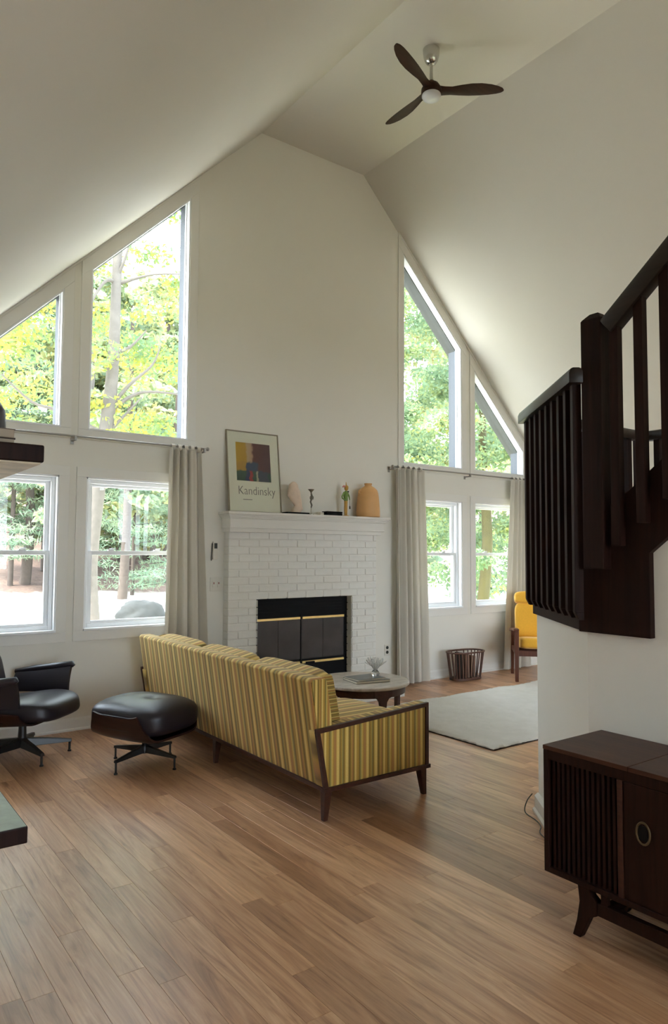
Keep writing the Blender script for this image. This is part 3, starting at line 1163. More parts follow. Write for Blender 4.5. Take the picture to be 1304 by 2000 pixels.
cs = thing('metal_candlestick', 'slim dark pewter candlestick figure with flared cup on the mantel', 'candlestick', (3.845, 5.585, TOPM))
MB().lathe([(.028, 0), (.028, .006), (.012, .012), (.006, .03), (.0055, .07)], n=16).build('foot', m_chrome, cs, local=True, smooth=40)
MB().tube([(0, 0, .065), (.008, 0, .095), (-.006, 0, .125), (.006, 0, .155), (.008, 0, .180), (0, 0, .215)], [.006, .009, .008, .010, .012, .006], 10).build('stem', m_pewter, cs, local=True, smooth=60)
MB().tube([(.008, 0, .19), (.026, 0, .175), (.022, 0, .150)], .004, 8).tube([(.006, 0, .19), (-.012, 0, .172), (-.010, 0, .150)], .004, 8).build('arm', m_pewter, cs, local=True, smooth=60)
MB().lathe([(.005, .212), (.012, .225), (.030, .244), (.031, .247), (.010, .240)], n=16).build('cup', m_pewter, cs, local=True, smooth=60)

bk = thing('black_case', 'small flat black case lying on the mantel beside the painted figurine', 'box', (4.088, 5.57, TOPM))
MB().box(-.092, .092, -.045, .045, 0, .026).build('body', m_black, bk, local=True, bevel=.003)
MB().box(-.093, .093, -.046, .046, .027, .040).build('lid', m_black, bk, local=True, bevel=.003)
pc = thing('cream_card', 'small cream paper block left of the flat black case', 'card', (3.968, 5.60, TOPM))
MB().box(-.022, .018, -.03, .03, 0, .030).build('block', m_paper, pc, local=True, bevel=.002)

# painted slim figurine (generic jester-like figure)
m_green = M('green_enamel', (0.16, 0.26, 0.05), 0.45, var=.15, vscale=40)
m_ochre = M('ochre_enamel', (0.55, 0.30, 0.05), 0.45, var=.15, vscale=40)
m_pinkp = M('pink_enamel', (0.75, 0.30, 0.22), 0.45, var=.1, vscale=40)
m_darkp = M('dark_enamel', (0.03, 0.02, 0.015), 0.4)
fg = thing('painted_figurine', 'slender painted figurine in green jacket standing hand on hip', 'figurine', (4.262, 5.58, TOPM))
MB().lathe([(.034, 0), (.034, .006), (.028, .010)], n=18).build('base', m_ochre, fg, local=True, smooth=40)
MB().tube([(-.006, 0, .008), (-.008, 0, .06), (-.004, 0, .12), (.0, 0, .165)], [.008, .011, .013, .018], 10).tube([(.014, .006, .008), (.010, .004, .06), (.008, .003, .12), (.004, 0, .165)], [.008, .011, .013, .016], 10).build('legs', m_ochre, fg, local=True, smooth=60)
MB().tube([(.002, 0, .155), (-.002, 0, .19), (.0, 0, .225), (.004, 0, .255)], [.020, .022, .026, .012], 12).build('jacket', m_green, fg, local=True, smooth=60)
MB().tube([(-.02, 0, .24), (-.050, -.004, .195), (-.048, -.006, .18), (-.014, -.012, .158)], [.009, .008, .008, .006], 8).tube([(.022, 0, .238), (.034, -.01, .20), (.040, -.012, .165)], [.008, .007, .005], 8).build('sleeves', m_green, fg, local=True, smooth=60)
MB().pillow((.006, 0, .285), (.020, .020, .028), 2.4, 6).build('head', m_ochre, fg, local=True, smooth=180)
MB().tube([(-.002, 0, .298), (-.03, 0, .300), (-.042, 0, .290)], [.012, .011, .004], 8).build('cap', m_pinkp, fg, local=True, smooth=60)
MB().tube([(.004, 0, .31), (.0, 0, .345)], [.006, .002], 8).build('plume', m_ochre, fg, local=True, smooth=60)
MB().pillow((.022, -.006, .248), (.012, .008, .008), 2.5, 4).build('bow', m_darkp, fg, local=True, smooth=180)
MB().tube([(.040, -.012, .165), (.041, -.012, .11), (.041, -.012, .10), (.042, -.012, .075)], [.002, .002, .006, .008], 8).build('cane', m_darkp, fg, local=True, smooth=60)

jg = thing('ceramic_jug', 'peach terracotta bottle jug with tiny shoulder handles on the mantel', 'jug', (4.545, 5.575, TOPM))
MB().lathe([(.116, 0), (.122, .008), (.121, .06), (.116, .13), (.110, .20), (.104, .245), (.092, .278), (.066, .302), (.040, .318), (.034, .328), (.040, .336), (.040, .346), (.032, .347)], n=36).build('body', m_clay, jg, local=True, smooth=60)
for s_ in (-1, 1):
    MB().tube([(s_ * .100, 0, .275), (s_ * .118, 0, .268), (s_ * .120, 0, .245), (s_ * .104, 0, .232)], [.009, .009, .009, .009], 8).build('handle', m_clay, jg, local=True, smooth=60)

# ------------------------------------------------------------------ curtains and rods
YR = 5.600


def curtain(name, xt0, xt1, xb0, xb1, z1, z0, folds, label, seed):
    rn = random.Random(seed)
    ph_ = [rn.uniform(0, 6.28) for _ in range(4)]
    root = thing(name, label, 'curtain', ((xb0 + xb1) / 2, YR, z0), group='linen curtain panels')
    NU, NV = 90, 40

    def fn(u, v):
        z = z0 + (z1 - z0) * v
        t = v ** 1.5
        xa = xb0 + (xt0 - xb0) * v
        xb_ = xb1 + (xt1 - xb1) * v
        uu = u + .018 * math.sin(2 * PI * 2 * u + ph_[0]) * (1 - v) + .03 * math.sin(2 * PI * u + ph_[1])
        a = 2 * PI * folds * uu + ph_[2] + .4 * math.sin(2.2 * (1 - v) + ph_[3])
        amp = .036 + .016 * (1 - v)
        y = YR + amp * math.sin(a) * (1 - .12 * t) + .010 * math.sin(2.3 * a + ph_[1])
        x = xa + (xb_ - xa) * u + .012 * math.cos(a) * (1 - v * .4)
        return (x, y, z)
    MB().sheet(fn, NU, NV, .003).build('drape', m_linen, root, smooth=60)
    # gathered tab loops over the rod
    for k in range(folds + 1):
        x = xt0 + (xt1 - xt0) * (k + .5) / (folds + 1)
        q = MB()
        pts = [(x, YR + .026 * math.cos(a), z1 + .012 + .026 * math.sin(a)) for a in [R(-100 + 20 * i) for i in range(20)]]
        rings = [[(p[0] - .016, p[1], p[2]), (p[0] + .016, p[1], p[2]), (p[0] + .016, p[1] - .0015, p[2] + .0015), (p[0] - .016, p[1] - .0015, p[2] + .0015)] for p in pts]
        q.loft(rings)
        q.build('tab_loop', m_linen, root, smooth=40)
    return root


curtain('curtain', 2.395, 2.685, 2.36, 2.79, 2.268, .02, 4, 'linen curtain panel left of the fireplace behind the striped sofa', 5)
curtain('curtain', 4.945, 5.33, 4.955, 5.385, 2.285, .02, 4, 'linen curtain panel right of the fireplace behind the coffee table', 11)
curtain('curtain', 6.80, 7.17, 6.64, 7.16, 2.285, .02, 4, 'linen curtain panel behind the mustard armchair', 21)


def rod(x0, x1, z, br, label):
    root = thing('curtain_rod', label, 'curtain rod', ((x0 + x1) / 2, YR, z))
    MB().tube([(x0, YR, z), (x1, YR, z)], .008, 10).build('pole', m_rod, root, smooth=40)
    for x in (x0, x1):
        MB().lathe([(.008, -.016), (.013, -.010), (.015, 0), (.013, .010), (.006, .016)], (x, YR, z), 12).build('finial', m_rod, root, smooth=60)
    for x in br:
        MB().box(x - .009, x + .009, YR - .012, YR + .010, z - .034, z + .004).box(x - .006, x + .006, YR, D - .002, z - .034, z - .022).box(x - .014, x + .014, D - .005, D - .001, z - .055, z + .005).build('bracket', m_rod, root, bevel=.002)
    return root


rod(.55, 2.75, 2.292, (1.615, 2.722), 'thin metal curtain rod under the left upper windows')
rod(4.90, 7.24, 2.307, (4.918, 6.085), 'thin metal curtain rod under the right upper windows')

# ------------------------------------------------------------------ wall plates
t = thing('wall_remote', 'small pale remote holder with dark screen and hanging cord on the wall', 'remote', (2.872, D, 1.37))
MB().box(-.020, .028, -.020, -.001, -.045, .115).build('holder', m_outlet, t, local=True, bevel=.004)
MB().box(-.010, .020, -.0225, -.0205, .052, .100).build('screen', m_darkplastic, t, local=True, bevel=.001)
MB().tube([(-.024, -.010, .10), (-.028, -.010, .04), (-.032, -.010, -.02), (-.032, -.010, -.055)], .004, 6).build('cord', m_darkplastic, t, local=True, smooth=60)
t = thing('switch_plate', 'ivory switch plate with two rocker switches left of the fireplace', 'switch', (2.892, D, 1.105))
MB().box(-.058, .058, -.007, -.001, -.062, .062).build('plate', m_outlet, t, local=True, bevel=.003)
for s_ in (-.024, .024):
    MB().box(s_ - .012, s_ + .012, -.012, -.006, -.026, .026).build('rocker', m_outlet, t, local=True, bevel=.002)
m_led = M('red_indicator', (0.30, 0.05, 0.035), 0.3)
MB().box(.020, .028, -.0135, -.0115, .002, .018).build('indicator', m_led, t, local=True)
MB().box(-.028, -.020, -.0135, -.0115, .002, .018).build('indicator', m_led, t, local=True)
t = thing('wall_outlet', 'ivory wall outlet low between fireplace and curtain', 'outlet', (4.895, D, .372))
MB().box(-.035, .035, -.007, -.001, -.058, .058).build('plate', m_outlet, t, local=True, bevel=.003)
for z in (-.024, .024):
    MB().lathe([(.017, 0), (.017, .004)], (0, 0, 0), 16).build('socket', m_darkplastic, t, local=True)
    so_ = t.children[-1]
    so_.rotation_euler = (PI / 2, 0, 0)
    so_.location = (0, -.006, z)

# ------------------------------------------------------------------ sofa
sf = thing('striped_sofa', 'long gold and cream striped sofa with walnut trim seen from behind', 'sofa', (2.5, 4.2, 0))
SY0, SY1 = 3.005, 5.420
ZB = .178
# back panel, leaning
MB().prism([(2.172, ZB), (2.085, .728), (2.100, .742), (2.178, .742), (2.190, .730), (2.285, ZB)], 'Y', SY0 + .022, SY1 - .022).build('back_panel', m_strY, sf, bevel=.012, seg=3, smooth=40)
MB().box(2.18, 2.90, SY0 + .09, SY1 - .09, ZB, .315).build('seat_deck', m_strX, sf, bevel=.01)
n3 = 3
L3 = (SY1 - SY0 - .2) / n3
for k in range(n3):
    yc = SY0 + .1 + L3 * (k + .5)
    MB().pillow((2.605, yc, .365), (.335, L3 / 2 - .004, .072), 7, 10).build('seat_cushion', m_strYs, sf, smooth=180)
    rot = Matrix.Rotation(R(-12), 4, 'Y')
    bulge = lambda q, s3=L3: (q.x * (1 + .15 * (1 - (q.y / (s3 / 2)) ** 4)), q.y, q.z + .006 * (1 - (q.y / (s3 / 2)) ** 4))
    MB().pillow((2.258, yc, .560), (.070, L3 / 2 - .003, .184), 9, 12, mat=rot, fn=bulge).build('back_cushion', m_strY, sf, smooth=180)
for yy, s_ in ((SY0 + .018, -1), (SY1 - .018, 1)):
    MB().prism([(2.177, ZB), (2.091, .724), (2.102, .737), (2.176, .737), (2.185, .727), (2.280, ZB)], 'Y', yy - .005, yy + .005).build('back_end_panel', m_strXe, sf, bevel=.003)
    yq = yy - s_ * .0835
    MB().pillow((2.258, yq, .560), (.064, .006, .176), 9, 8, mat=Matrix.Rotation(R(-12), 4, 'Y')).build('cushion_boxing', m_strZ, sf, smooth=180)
for y0, y1, ys in ((SY0, SY0 + .088, SY0), (SY1 - .088, SY1, SY1)):
    # arm body and padded top
    MB().prism([(2.168, ZB), (2.90, ZB), (2.90, .515), (2.118, .470)], 'Y', y0 + .006, y1 - .006).build('arm', m_strX, sf, bevel=.008, seg=2, smooth=40)
    MB().prism([(2.20, .470), (2.898, .512), (2.898, .530), (2.20, .486)], 'Y', y0 + .010, y1 - .004).build('arm_pad', m_strX, sf, bevel=.007, seg=3, smooth=40)
    q0, q1 = (ys - .004, ys + .018) if ys == SY0 else (ys - .018, ys + .004)
    MB().prism([(2.112, .462), (2.905, .508), (2.905, .532), (2.112, .486)], 'Y', q0, q1).build('arm_trim', m_walnut, sf, bevel=.003)
    MB().prism([(2.882, ZB), (2.905, ZB), (2.905, .512), (2.882, .510)], 'Y', q0, q1).build('arm_trim', m_walnut, sf, bevel=.003)
    MB().prism([(2.166, ZB), (2.192, ZB), (2.136, .468), (2.112, .466)], 'Y', q0, q1).build('arm_trim', m_walnut, sf, bevel=.003)
    MB().box(2.160, 2.918, q0 - .002, q1 + .002, ZB - .020, ZB + .002).build('base_rail', m_walnut, sf, bevel=.003)
MB().box(2.163, 2.185, SY0 + .02, SY1 - .02, ZB - .018, ZB + .004).build('base_rail', m_walnut, sf, bevel=.003)
MB().box(2.89, 2.915, SY0 + .02, SY1 - .02, ZB - .018, ZB + .02).build('base_rail', m_walnut, sf, bevel=.003)
for y in (SY0 + .042, (SY0 + SY1) / 2 + .07, SY1 - .05):
    for x, dx in ((2.208, -.012), (2.882, .022)):
        h0, h1 = .024, .013
        MB().loft([[(x + dx + a * h1, y + c * h1, 0) for a, c in ((-1, -1), (1, -1), (1, 1), (-1, 1))], [(x + a * h0, y + c * h0, ZB - .016) for a, c in ((-1, -1), (1, -1), (1, 1), (-1, 1))]]).build('leg', m_walnut, sf, bevel=.003)

# ------------------------------------------------------------------ coffee table
ct = thing('coffee_table', 'round coffee table with travertine top and walnut legs', 'table', (3.575, 4.455, 0))
MB().lathe([(.345, .352), (.372, .354), (.378, .360), (.378, .372), (.372, .378), (.02, .378)], n=64).build('table_top', m_stone, ct, local=True, smooth=35)
MB().lathe([(.335, .295), (.345, .295), (.345, .352), (.335, .352)], n=48).build('apron', m_walnut, ct, local=True, smooth=35)
for k in range(4):
    a = R(-10 + 90 * k)
    rot = Matrix.Rotation(a, 4, 'Z')
    lg = MB()
    pr = [(-.026, 0), (.026, 0), (.026, .22), (.032, .262), (.050, .288), (.080, .300), (.080, .352), (-.080, .352), (-.080, .300), (-.050, .288), (-.032, .262), (-.026, .22)]
    vs = [[rot @ Vector((.318 - .004, u, z)) for u, z in pr], [rot @ Vector((.318 + .024, u, z)) for u, z in pr]]
    lg.loft([[tuple(p) for p in r] for r in vs])
    lg.build('leg', m_walnut, ct, local=True, bevel=.004)
m_mag = M('grey_cover', (0.10, 0.11, 0.10), 0.35, var=.6, vscale=9)
m_mag2 = M('olive_cover', (0.17, 0.16, 0.12), 0.4, var=.3, vscale=12)
TT = .379
bk1 = thing('magazine', 'thick olive-edged book lying flat on the round table, under the grey magazine', 'book', (3.575, 4.40, TT), R(-10))
MB().box(-.150, .150, -.115, .115, 0, .003).build('cover', m_mag2, bk1, local=True)
MB().box(-.147, .147, -.112, .112, .003, .016).build('pages', m_paper, bk1, local=True)
MB().box(-.150, .150, -.115, .115, .016, .019).build('cover', m_mag2, bk1, local=True)
bk2 = thing('magazine', 'grey photo-cover magazine on top of the book on the round table', 'magazine', (3.57, 4.415, TT + .0195), R(-2))
MB().box(-.130, .130, -.100, .100, 0, .006).build('pages', m_paper, bk2, local=True)
MB().box(-.130, .130, -.101, .101, .006, .0075).build('cover', m_mag, bk2, local=True)
m_clear = new_mat('clear_glass')[0]
_p = m_clear.node_tree.nodes['Principled BSDF']
_v = coords(m_clear.node_tree)
_p.inputs['Base Color'].default_value = (0.95, 0.97, 0.97, 1)
_p.inputs['Roughness'].default_value = 0.04
_p.inputs['Transmission Weight'].default_value = 0.92
m_coral = M('white_coral', (0.80, 0.80, 0.80), 0.5, var=.05, vscale=30)
cv = thing('coral_vase', 'small clear glass vase holding a white coral sprig on the table', 'vase', (3.675, 4.41, TT + .0275))
MB().lathe([(.026, 0), (.034, .006), (.036, .018), (.028, .034), (.018, .045), (.017, .050)], n=24).build('vase', m_clear, cv, local=True, smooth=60)
rn = random.Random(8)
q = MB()
for k in range(22):
    a = rn.uniform(0, 2 * PI)
    e = rn.uniform(.25, 1.0)
    l = rn.uniform(.06, .10)
    p0 = Vector((0, 0, .040))
    d1 = Vector((math.cos(a) * e, math.sin(a) * e, .9)).normalized()
    p1 = p0 + d1 * l * .55
    q.tube([p0, p1], [.004, .0035], 5)
    for _ in range(3):
        d2 = (d1 + Vector((rn.uniform(-.6, .6), rn.uniform(-.6, .6), rn.uniform(-.3, .5)))).normalized()
        q.tube([p1, p1 + d2 * l * .5, p1 + d2 * l * .62 + Vector((0, 0, .008))], [.0035, .003, .004], 5)
q.build('coral_sprig', m_coral, cv, local=True, smooth=60)

# ------------------------------------------------------------------ rug
rg = MB()
rx0, rx1, ry0, ry1 = 3.925, 6.34, 3.405, 4.885
rn = random.Random(4)


def rugz(x, y):
    return .026 + .006 * math.sin(x * 9.1 + y * 3.3) * math.sin(y * 8.3 - x * 2) + rn.uniform(-.003, .003)


NU, NV = 96, 60
top = [[(rx0 + (rx1 - rx0) * i / NU + (rn.uniform(-.006, .006) if i in (0, NU) else 0), ry0 + (ry1 - ry0) * j / NV + (rn.uniform(-.006, .006) if j in (0, NV) else 0), rugz(i * .025, j * .025) - (.012 if i in (0, NU) or j in (0, NV) else 0)) for j in range(NV + 1)] for i in range(NU + 1)]
vs = [p for r in top for p in r]
fs = [(i * (NV + 1) + j, (i + 1) * (NV + 1) + j, (i + 1) * (NV + 1) + j + 1, i * (NV + 1) + j + 1) for i in range(NU) for j in range(NV)]
rg._add(vs, fs)
bd = [(i, 0) for i in range(NU + 1)] + [(NU, j) for j in range(1, NV + 1)] + [(i, NV) for i in range(NU - 1, -1, -1)] + [(0, j) for j in range(NV - 1, 0, -1)]
o0 = len(rg.v)
rg.v += [(top[i][j][0], top[i][j][1], .001) for i, j in bd]
nb_ = len(bd)
for k in range(nb_):
    a = bd[k][0] * (NV + 1) + bd[k][1]
    c_ = bd[(k + 1) % nb_]
    c = c_[0] * (NV + 1) + c_[1]
    rg.f.append((o0 + k, o0 + (k + 1) % nb_, c, a))
rug_t = thing('shag_rug', 'ivory wool shag rug lying between coffee table and stairs', 'rug', ((rx0 + rx1) / 2, (ry0 + ry1) / 2, 0))
rg.build('pile', m_rug, rug_t, smooth=60)
m_bind = M('brown_rug_binding', (0.045, 0.028, 0.018), 0.9, var=.2, vscale=60)
bb = MB()
bb.box(rx0 - .006, rx0 + .02, ry0 - .006, ry1 + .006, .0005, .008).box(rx1 - .02, rx1 + .006, ry0 - .006, ry1 + .006, .0005, .008).box(rx0, rx1, ry0 - .006, ry0 + .02, .0005, .008).box(rx0, rx1, ry1 - .02, ry1 + .006, .0005, .008)
bb.build('edge_binding', m_bind, rug_t, bevel=.002)

# ------------------------------------------------------------------ magazine basket
ms = thing('magazine_basket', 'oval brown spindle magazine basket by the wall under the window', 'basket', (5.86, 5.475, 0), R(-2))
HB = .305


def oval(t, a, c, z):
    ca, sa = math.cos(t), math.sin(t)
    f = lambda v, p_: math.copysign(abs(v) ** p_, v)
    return (a * f(ca, .7), c * f(sa, .7), z)


q = MB()
q.loft([[oval(2 * PI * k / 32, .200, .105, z) for k in range(32)] for z in (.004, .028)])
q.build('base_board', m_rattan, ms, local=True, bevel=.004)
MB().tube([oval(2 * PI * k / 40, .235, .125, HB) for k in range(41)], .010, 8).build('top_rim', m_rattan, ms, local=True, smooth=60)
for k in range(22):
    t0 = 2 * PI * (k + .5) / 22
    MB().tube([oval(t0, .192, .098, .026), oval(t0 + .02, .232, .122, HB)], .0065, 7).build('spindle', m_rattan, ms, local=True, smooth=60)
# things inside
m_m1 = M('dark_red_cover', (0.10, 0.022, 0.016), .5, var=.3, vscale=10)
m_m2 = M('tan_cover', (0.22, 0.12, 0.075), .5, var=.3, vscale=10)
m_m3 = M('charcoal_cover', (0.02, 0.018, 0.016), .5, var=.3, vscale=10)
lab = ['dark charcoal magazine at the left of the basket', 'brownish magazine second in the spindle basket', 'dark red magazine in the middle of the basket', 'tan magazine leaning in the spindle basket', 'charcoal folder at the right inside the basket']
for k, (dx, mm, tl) in enumerate(((-.088, m_m3, -2), (-.045, m_m2, 2), (.0, m_m1, -2), (.043, m_m2, 3), (.086, m_m3, 1))):
    mg = thing('stored_magazine', lab[k], 'magazine', (5.86 + dx, 5.475, .030), R(70))
    mg.rotation_euler = (R(tl), 0, R(78))
    MB().box(-.066, .066, -.010, .010, 0, .27 - .012 * k).build('pages', m_m2, mg, local=True)
    MB().box(-.067, .067, -.0125, -.0102, 0, .272 - .012 * k).build('cover', mm, mg, local=True)
    MB().box(-.067, .067, .0102, .0125, 0, .272 - .012 * k).build('cover', mm, mg, local=True)

# ------------------------------------------------------------------ mustard armchair
# local frame: faces +x
ac = thing('mustard_armchair', 'high-backed mustard wool armchair with teak frame by the curtain', 'armchair', (6.585, 5.005, 0), math.atan2(-.70, -.71))
hw = .30
for s_ in (-1, 1):
    MB().taper((.235, s_ * (hw - .005), 0), (.235, s_ * (hw - .005), .545), .018, .024).build('front_leg', m_teak, ac, local=True, bevel=.005)
    MB().loft([[(-.30 + a * .018, s_ * (hw - .005) + c * .016, 0) for a, c in ((-1, -1), (1, -1), (1, 1), (-1, 1))], [(-.22 + a * .022, s_ * (hw - .005) + c * .018, .50) for a, c in ((-1, -1), (1, -1), (1, 1), (-1, 1))]]).build('rear_leg', m_teak, ac, local=True, bevel=.004)
    MB().prism([(-.27, .495), (.10, .540), (.262, .545), (.262, .570), (.08, .566), (-.28, .522)], 'Y', s_ * hw - .030, s_ * hw + .030).build('armrest', m_teak, ac, local=True, bevel=.006)
    MB().box(-.27, .235, s_ * (hw - .005) - .012, s_ * (hw - .005) + .012, .285, .335).build('side_rail', m_teak, ac, local=True, bevel=.004)
MB().box(.215, .245, -hw + .01, hw - .01, .275, .335).build('front_rail', m_teak, ac, local=True, bevel=.004)
MB().box(-.285, -.26, -hw + .01, hw - .01, .255, .315).build('rear_rail', m_teak, ac, local=True, bevel=.004)
MB().pillow((0, 0, .395), (.285, .262, .065), 6, 10, mat=Matrix.Rotation(R(-6), 4, 'Y')).build('seat_cushion', m_yellow, ac, local=True, smooth=180)
rb = Matrix.Rotation(R(-17), 4, 'Y')
MB().pillow((-.285, 0, .615), (.060, .262, .215), 6, 10, mat=rb).build('back_cushion', m_yellow, ac, local=True, smooth=180)
MB().pillow((-.350, 0, .870), (.072, .262, .075), 4.5, 10, mat=rb).build('head_cushion', m_yellow, ac, local=True, smooth=180)

# ------------------------------------------------------------------ record console
cn = thing('record_console', 'low dark rosewood record console with slatted speaker front', 'cabinet', (2.49, 1.04, 0))
cx0, cx1, cy0, cy1, cz0, cz1 = 2.288, 2.676, .32, 1.738, .192, .664
th = .020
MB().box(cx0, cx1, cy1 - th, cy1, cz0, cz1 - .016).build('end_panel', m_consoled, cn, bevel=.002)
MB().box(cx0, cx1, cy0, cy0 + th, cz0, cz1 - .016).build('end_panel', m_consoled, cn, bevel=.002)
MB().box(cx0, cx1, cy0 + th, cy1 - th, cz0, cz0 + th).build('bottom_panel', m_consoled, cn, bevel=.002)
MB().box(cx1 - .012, cx1, cy0 + th, cy1 - th, cz0 + th, cz1 - .016).build('back_panel', m_consoled, cn)
MB().box(cx0 - .002, cx1, 1.389, cy1 + .001, cz1 - .016, cz1).build('top_panel', m_console, cn, bevel=.002)
MB().box(cx0 - .002, cx1, .66, 1.386, cz1 - .016, cz1).build('lid', m_console, cn, bevel=.002)
MB().box(cx0 - .002, cx1, cy0 - .001, .657, cz1 - .016, cz1).build('top_panel', m_console, cn, bevel=.002)
MB().box(cx0 + .002, cx0 + .022, cy0 + th, cy1 - th, cz1 - .052, cz1 - .016).build('top_rail', m_consoled, cn, bevel=.002)
for a, c in ((1.432, cy1 - th), (cy0 + th, .60)):
    MB().box(cx0 + .034, cx0 + .040, a, c, cz0 + th, cz1 - .052).build('speaker_cloth', m_black, cn)
    nsl = 13
    for k in range(nsl):
        y = a + .018 + (c - a - .036) * k / (nsl - 1)
        MB().box(cx0 + .012, cx0 + .032, y - .0055, y + .0055, cz0 + th, cz1 - .052).build('slat', m_consoled, cn, bevel=.001)
MB().box(cx0 + .001, cx0 + .022, 1.412, 1.432, cz0 + th, cz1 - .052).build('divider', m_walnut, cn, bevel=.002)
MB().box(cx0 + .001, cx0 + .022, .60, .62, cz0 + th, cz1 - .052).build('divider', m_walnut, cn, bevel=.002)
for a, c, hy in ((1.018, 1.410, 1.336), (.622, 1.014, .70)):
    d_ = MB().box(cx0 + .003, cx0 + .021, a, c, cz0 + th + .002, cz1 - .054).build('door', m_consoled, cn, bevel=.002)
    pts = [(cx0 + .001, hy + .024 * math.cos(t_), .455 + .036 * math.sin(t_)) for t_ in [2 * PI * i / 24 for i in range(25)]]
    MB().tube(pts, .004, 8).build('ring_pull', m_oldbrass, d_, smooth=60)
    MB().box(cx0 + .0005, cx0 + .004, hy - .016, hy + .016, .43, .48).build('recess', m_black, d_)
# sculpted legs with a stretcher along the front and back
for xx in (2.318, 2.622):
    for yy, s_ in ((1.575, 1), (.485, -1)):
        pr = [(yy + s_ * .030, .192), (yy + s_ * .026, .165), (yy + s_ * .022, .130), (yy + s_ * .034, .06), (yy + s_ * .052, 0), (yy + s_ * .020, 0), (yy - s_ * .006, .055), (yy - s_ * .020, .085), (yy - s_ * .050, .102), (yy - s_ * .050, .150), (yy - s_ * .030, .165), (yy - s_ * .02, .192)]
        MB().prism(pr, 'X', xx - .016, xx + .016).build('leg', m_consoled, cn, bevel=.004)
    MB().box(xx - .014, xx + .014, .485 + .05, 1.575 - .05, .104, .150).build('stretcher', m_consoled, cn, bevel=.004)
for yy in (1.50, 1.03, .56):
    MB().box(2.334, 2.606, yy - .015, yy + .015, .115, .145).build('cross_brace', m_consoled, cn, bevel=.003)
    for xx in (2.318, 2.622):
        MB().box(xx - .010, xx + .010, yy - .012, yy + .012, .148, .193).build('spacer', m_consoled, cn)

# power cord on the floor round the stair wall
c0 = Fc + NO * .045
cordp = [Fc + U * .02 + NO * .03 + Vector((0, 0, .085)), Fc - U * .00 + NO * .065 + Vector((0, 0, .05)), Fc - U * .05 + NO * .085 + Vector((0, 0, .010)), Fc - U * .16 + NO * .055 + Vector((0, 0, .008)), Fc - U * .24 + NO * .050 + Vector((0, 0, .008)), Fc - U * .33 + NO * .075 + Vector((0, 0, .008)), Fc - U * .46 + NO * .060 + Vector((0, 0, .008)), Fc - U * .62 + NO * .08 + Vector((0, 0, .008))]


def smooth_path(pts, n=6):
    pts = [Vector(p) for p in pts]
    out = []
    for i in range(len(pts) - 1):
        p0, p1, p2, p3 = pts[max(0, i - 1)], pts[i], pts[i + 1], pts[min(len(pts) - 1, i + 2)]
        for k in range(n):
            t_ = k / n
            out.append(.5 * ((2 * p1) + (p2 - p0) * t_ + (2 * p0 - 5 * p1 + 4 * p2 - p3) * t_ * t_ + (3 * p1 - p0 - 3 * p2 + p3) * t_ ** 3))
    out.append(pts[-1])
    return out


cd_ = thing('power_cord', 'thin dark power cord trailing along the stair baseboard to the console', 'cord', tuple(Fc))
MB().tube(smooth_path(cordp), .0032, 6).build('wire', m_darkplastic, cd_, smooth=60)

# ------------------------------------------------------------------ ottoman
ot = thing('leather_ottoman', 'black leather ottoman with rosewood shell on a four-star base', 'ottoman', (1.803, 4.53, 0), R(-65))
# local x = direction of the leather rolls, y = across (wood sides)
for k in range(4):
    a = R(26 + 65 + 90 * k)
    d = Vector((math.cos(a), math.sin(a), 0))
    n = Vector((-d.y, d.x, 0))
    rings = []
    for r_, z, hw_, hh in ((.02, .108, .020, .030), (.12, .098, .017, .022), (.262, .082, .013, .010)):
        c = d * r_ + Vector((0, 0, z))
        rings.append([tuple(c - n * hw_ - Vector((0, 0, hh))), tuple(c + n * hw_ - Vector((0, 0, hh))), tuple(c + n * hw_ * .7 + Vector((0, 0, hh * .5))), tuple(c - n * hw_ * .7 + Vector((0, 0, hh * .5)))])
    lg = MB().loft(rings).build('base_leg', m_cast, ot, local=True, bevel=.003)
    e = d * .254
    MB().lathe([(.012, .0), (.012, .008), (.007, .012), (.007, .074)], (e.x, e.y, 0), 10).build('glide', m_cast, lg, local=True, smooth=40)
MB().lathe([(.030, .075), (.030, .105), (.022, .125), (.017, .130), (.017, .225)], n=16).build('column', m_cast, ot, local=True, smooth=40)
# shell: curved plate, high at the wooden sides


def shell(lx, ly, zb, curl, th_, rollx=0.0):
    def fn(u, v):
        x = (u * 2 - 1) * lx
        t_ = (v * 2 - 1)
        y = math.copysign(abs(t_) ** .8, t_) * ly
        z = zb + curl * abs(t_) ** 6 + rollx * abs(u * 2 - 1) ** 3
        if abs(t_) > .6:
            x *= 1 - .30 * ((abs(t_) - .6) / .4) ** 2.2
        return (x, y, z)
    return MB().sheet(fn, 16, 24, .012)


sh = shell(.262, .272, .192, .165, .012, .018)
# outer curved side: scoop the long edges so the wood reads as a rounded lip
sh.build('shell', m_shell, ot, local=True, smooth=60)


def ott_fn(q):
    x, y, z = q
    z2 = z
    if z > 0:
        z2 = z * (1 - .22 * (abs(x) / .31) ** 3) + .012 * math.cos(y * 9) - .020 * math.exp(-((x - .07) ** 2 + y * y) / .0022) - .014 * math.exp(-((x + .16) ** 2 + (y + .02) ** 2) / .002)
    return (x, y, z2)


MB().pillow((0, 0, .330), (.312, .260, .106), 3.8, 18, fn=ott_fn).build('cushion', m_leather, ot, local=True, smooth=180)
for s_ in (-1, 1):
    MB().tube([(-.175, s_ * .270, .357), (-.09, s_ * .271, .360), (0, s_ * .271, .361), (.09, s_ * .271, .360), (.175, s_ * .270, .357)], .0045, 6).build('welt', m_leather, ot, local=True, smooth=60)

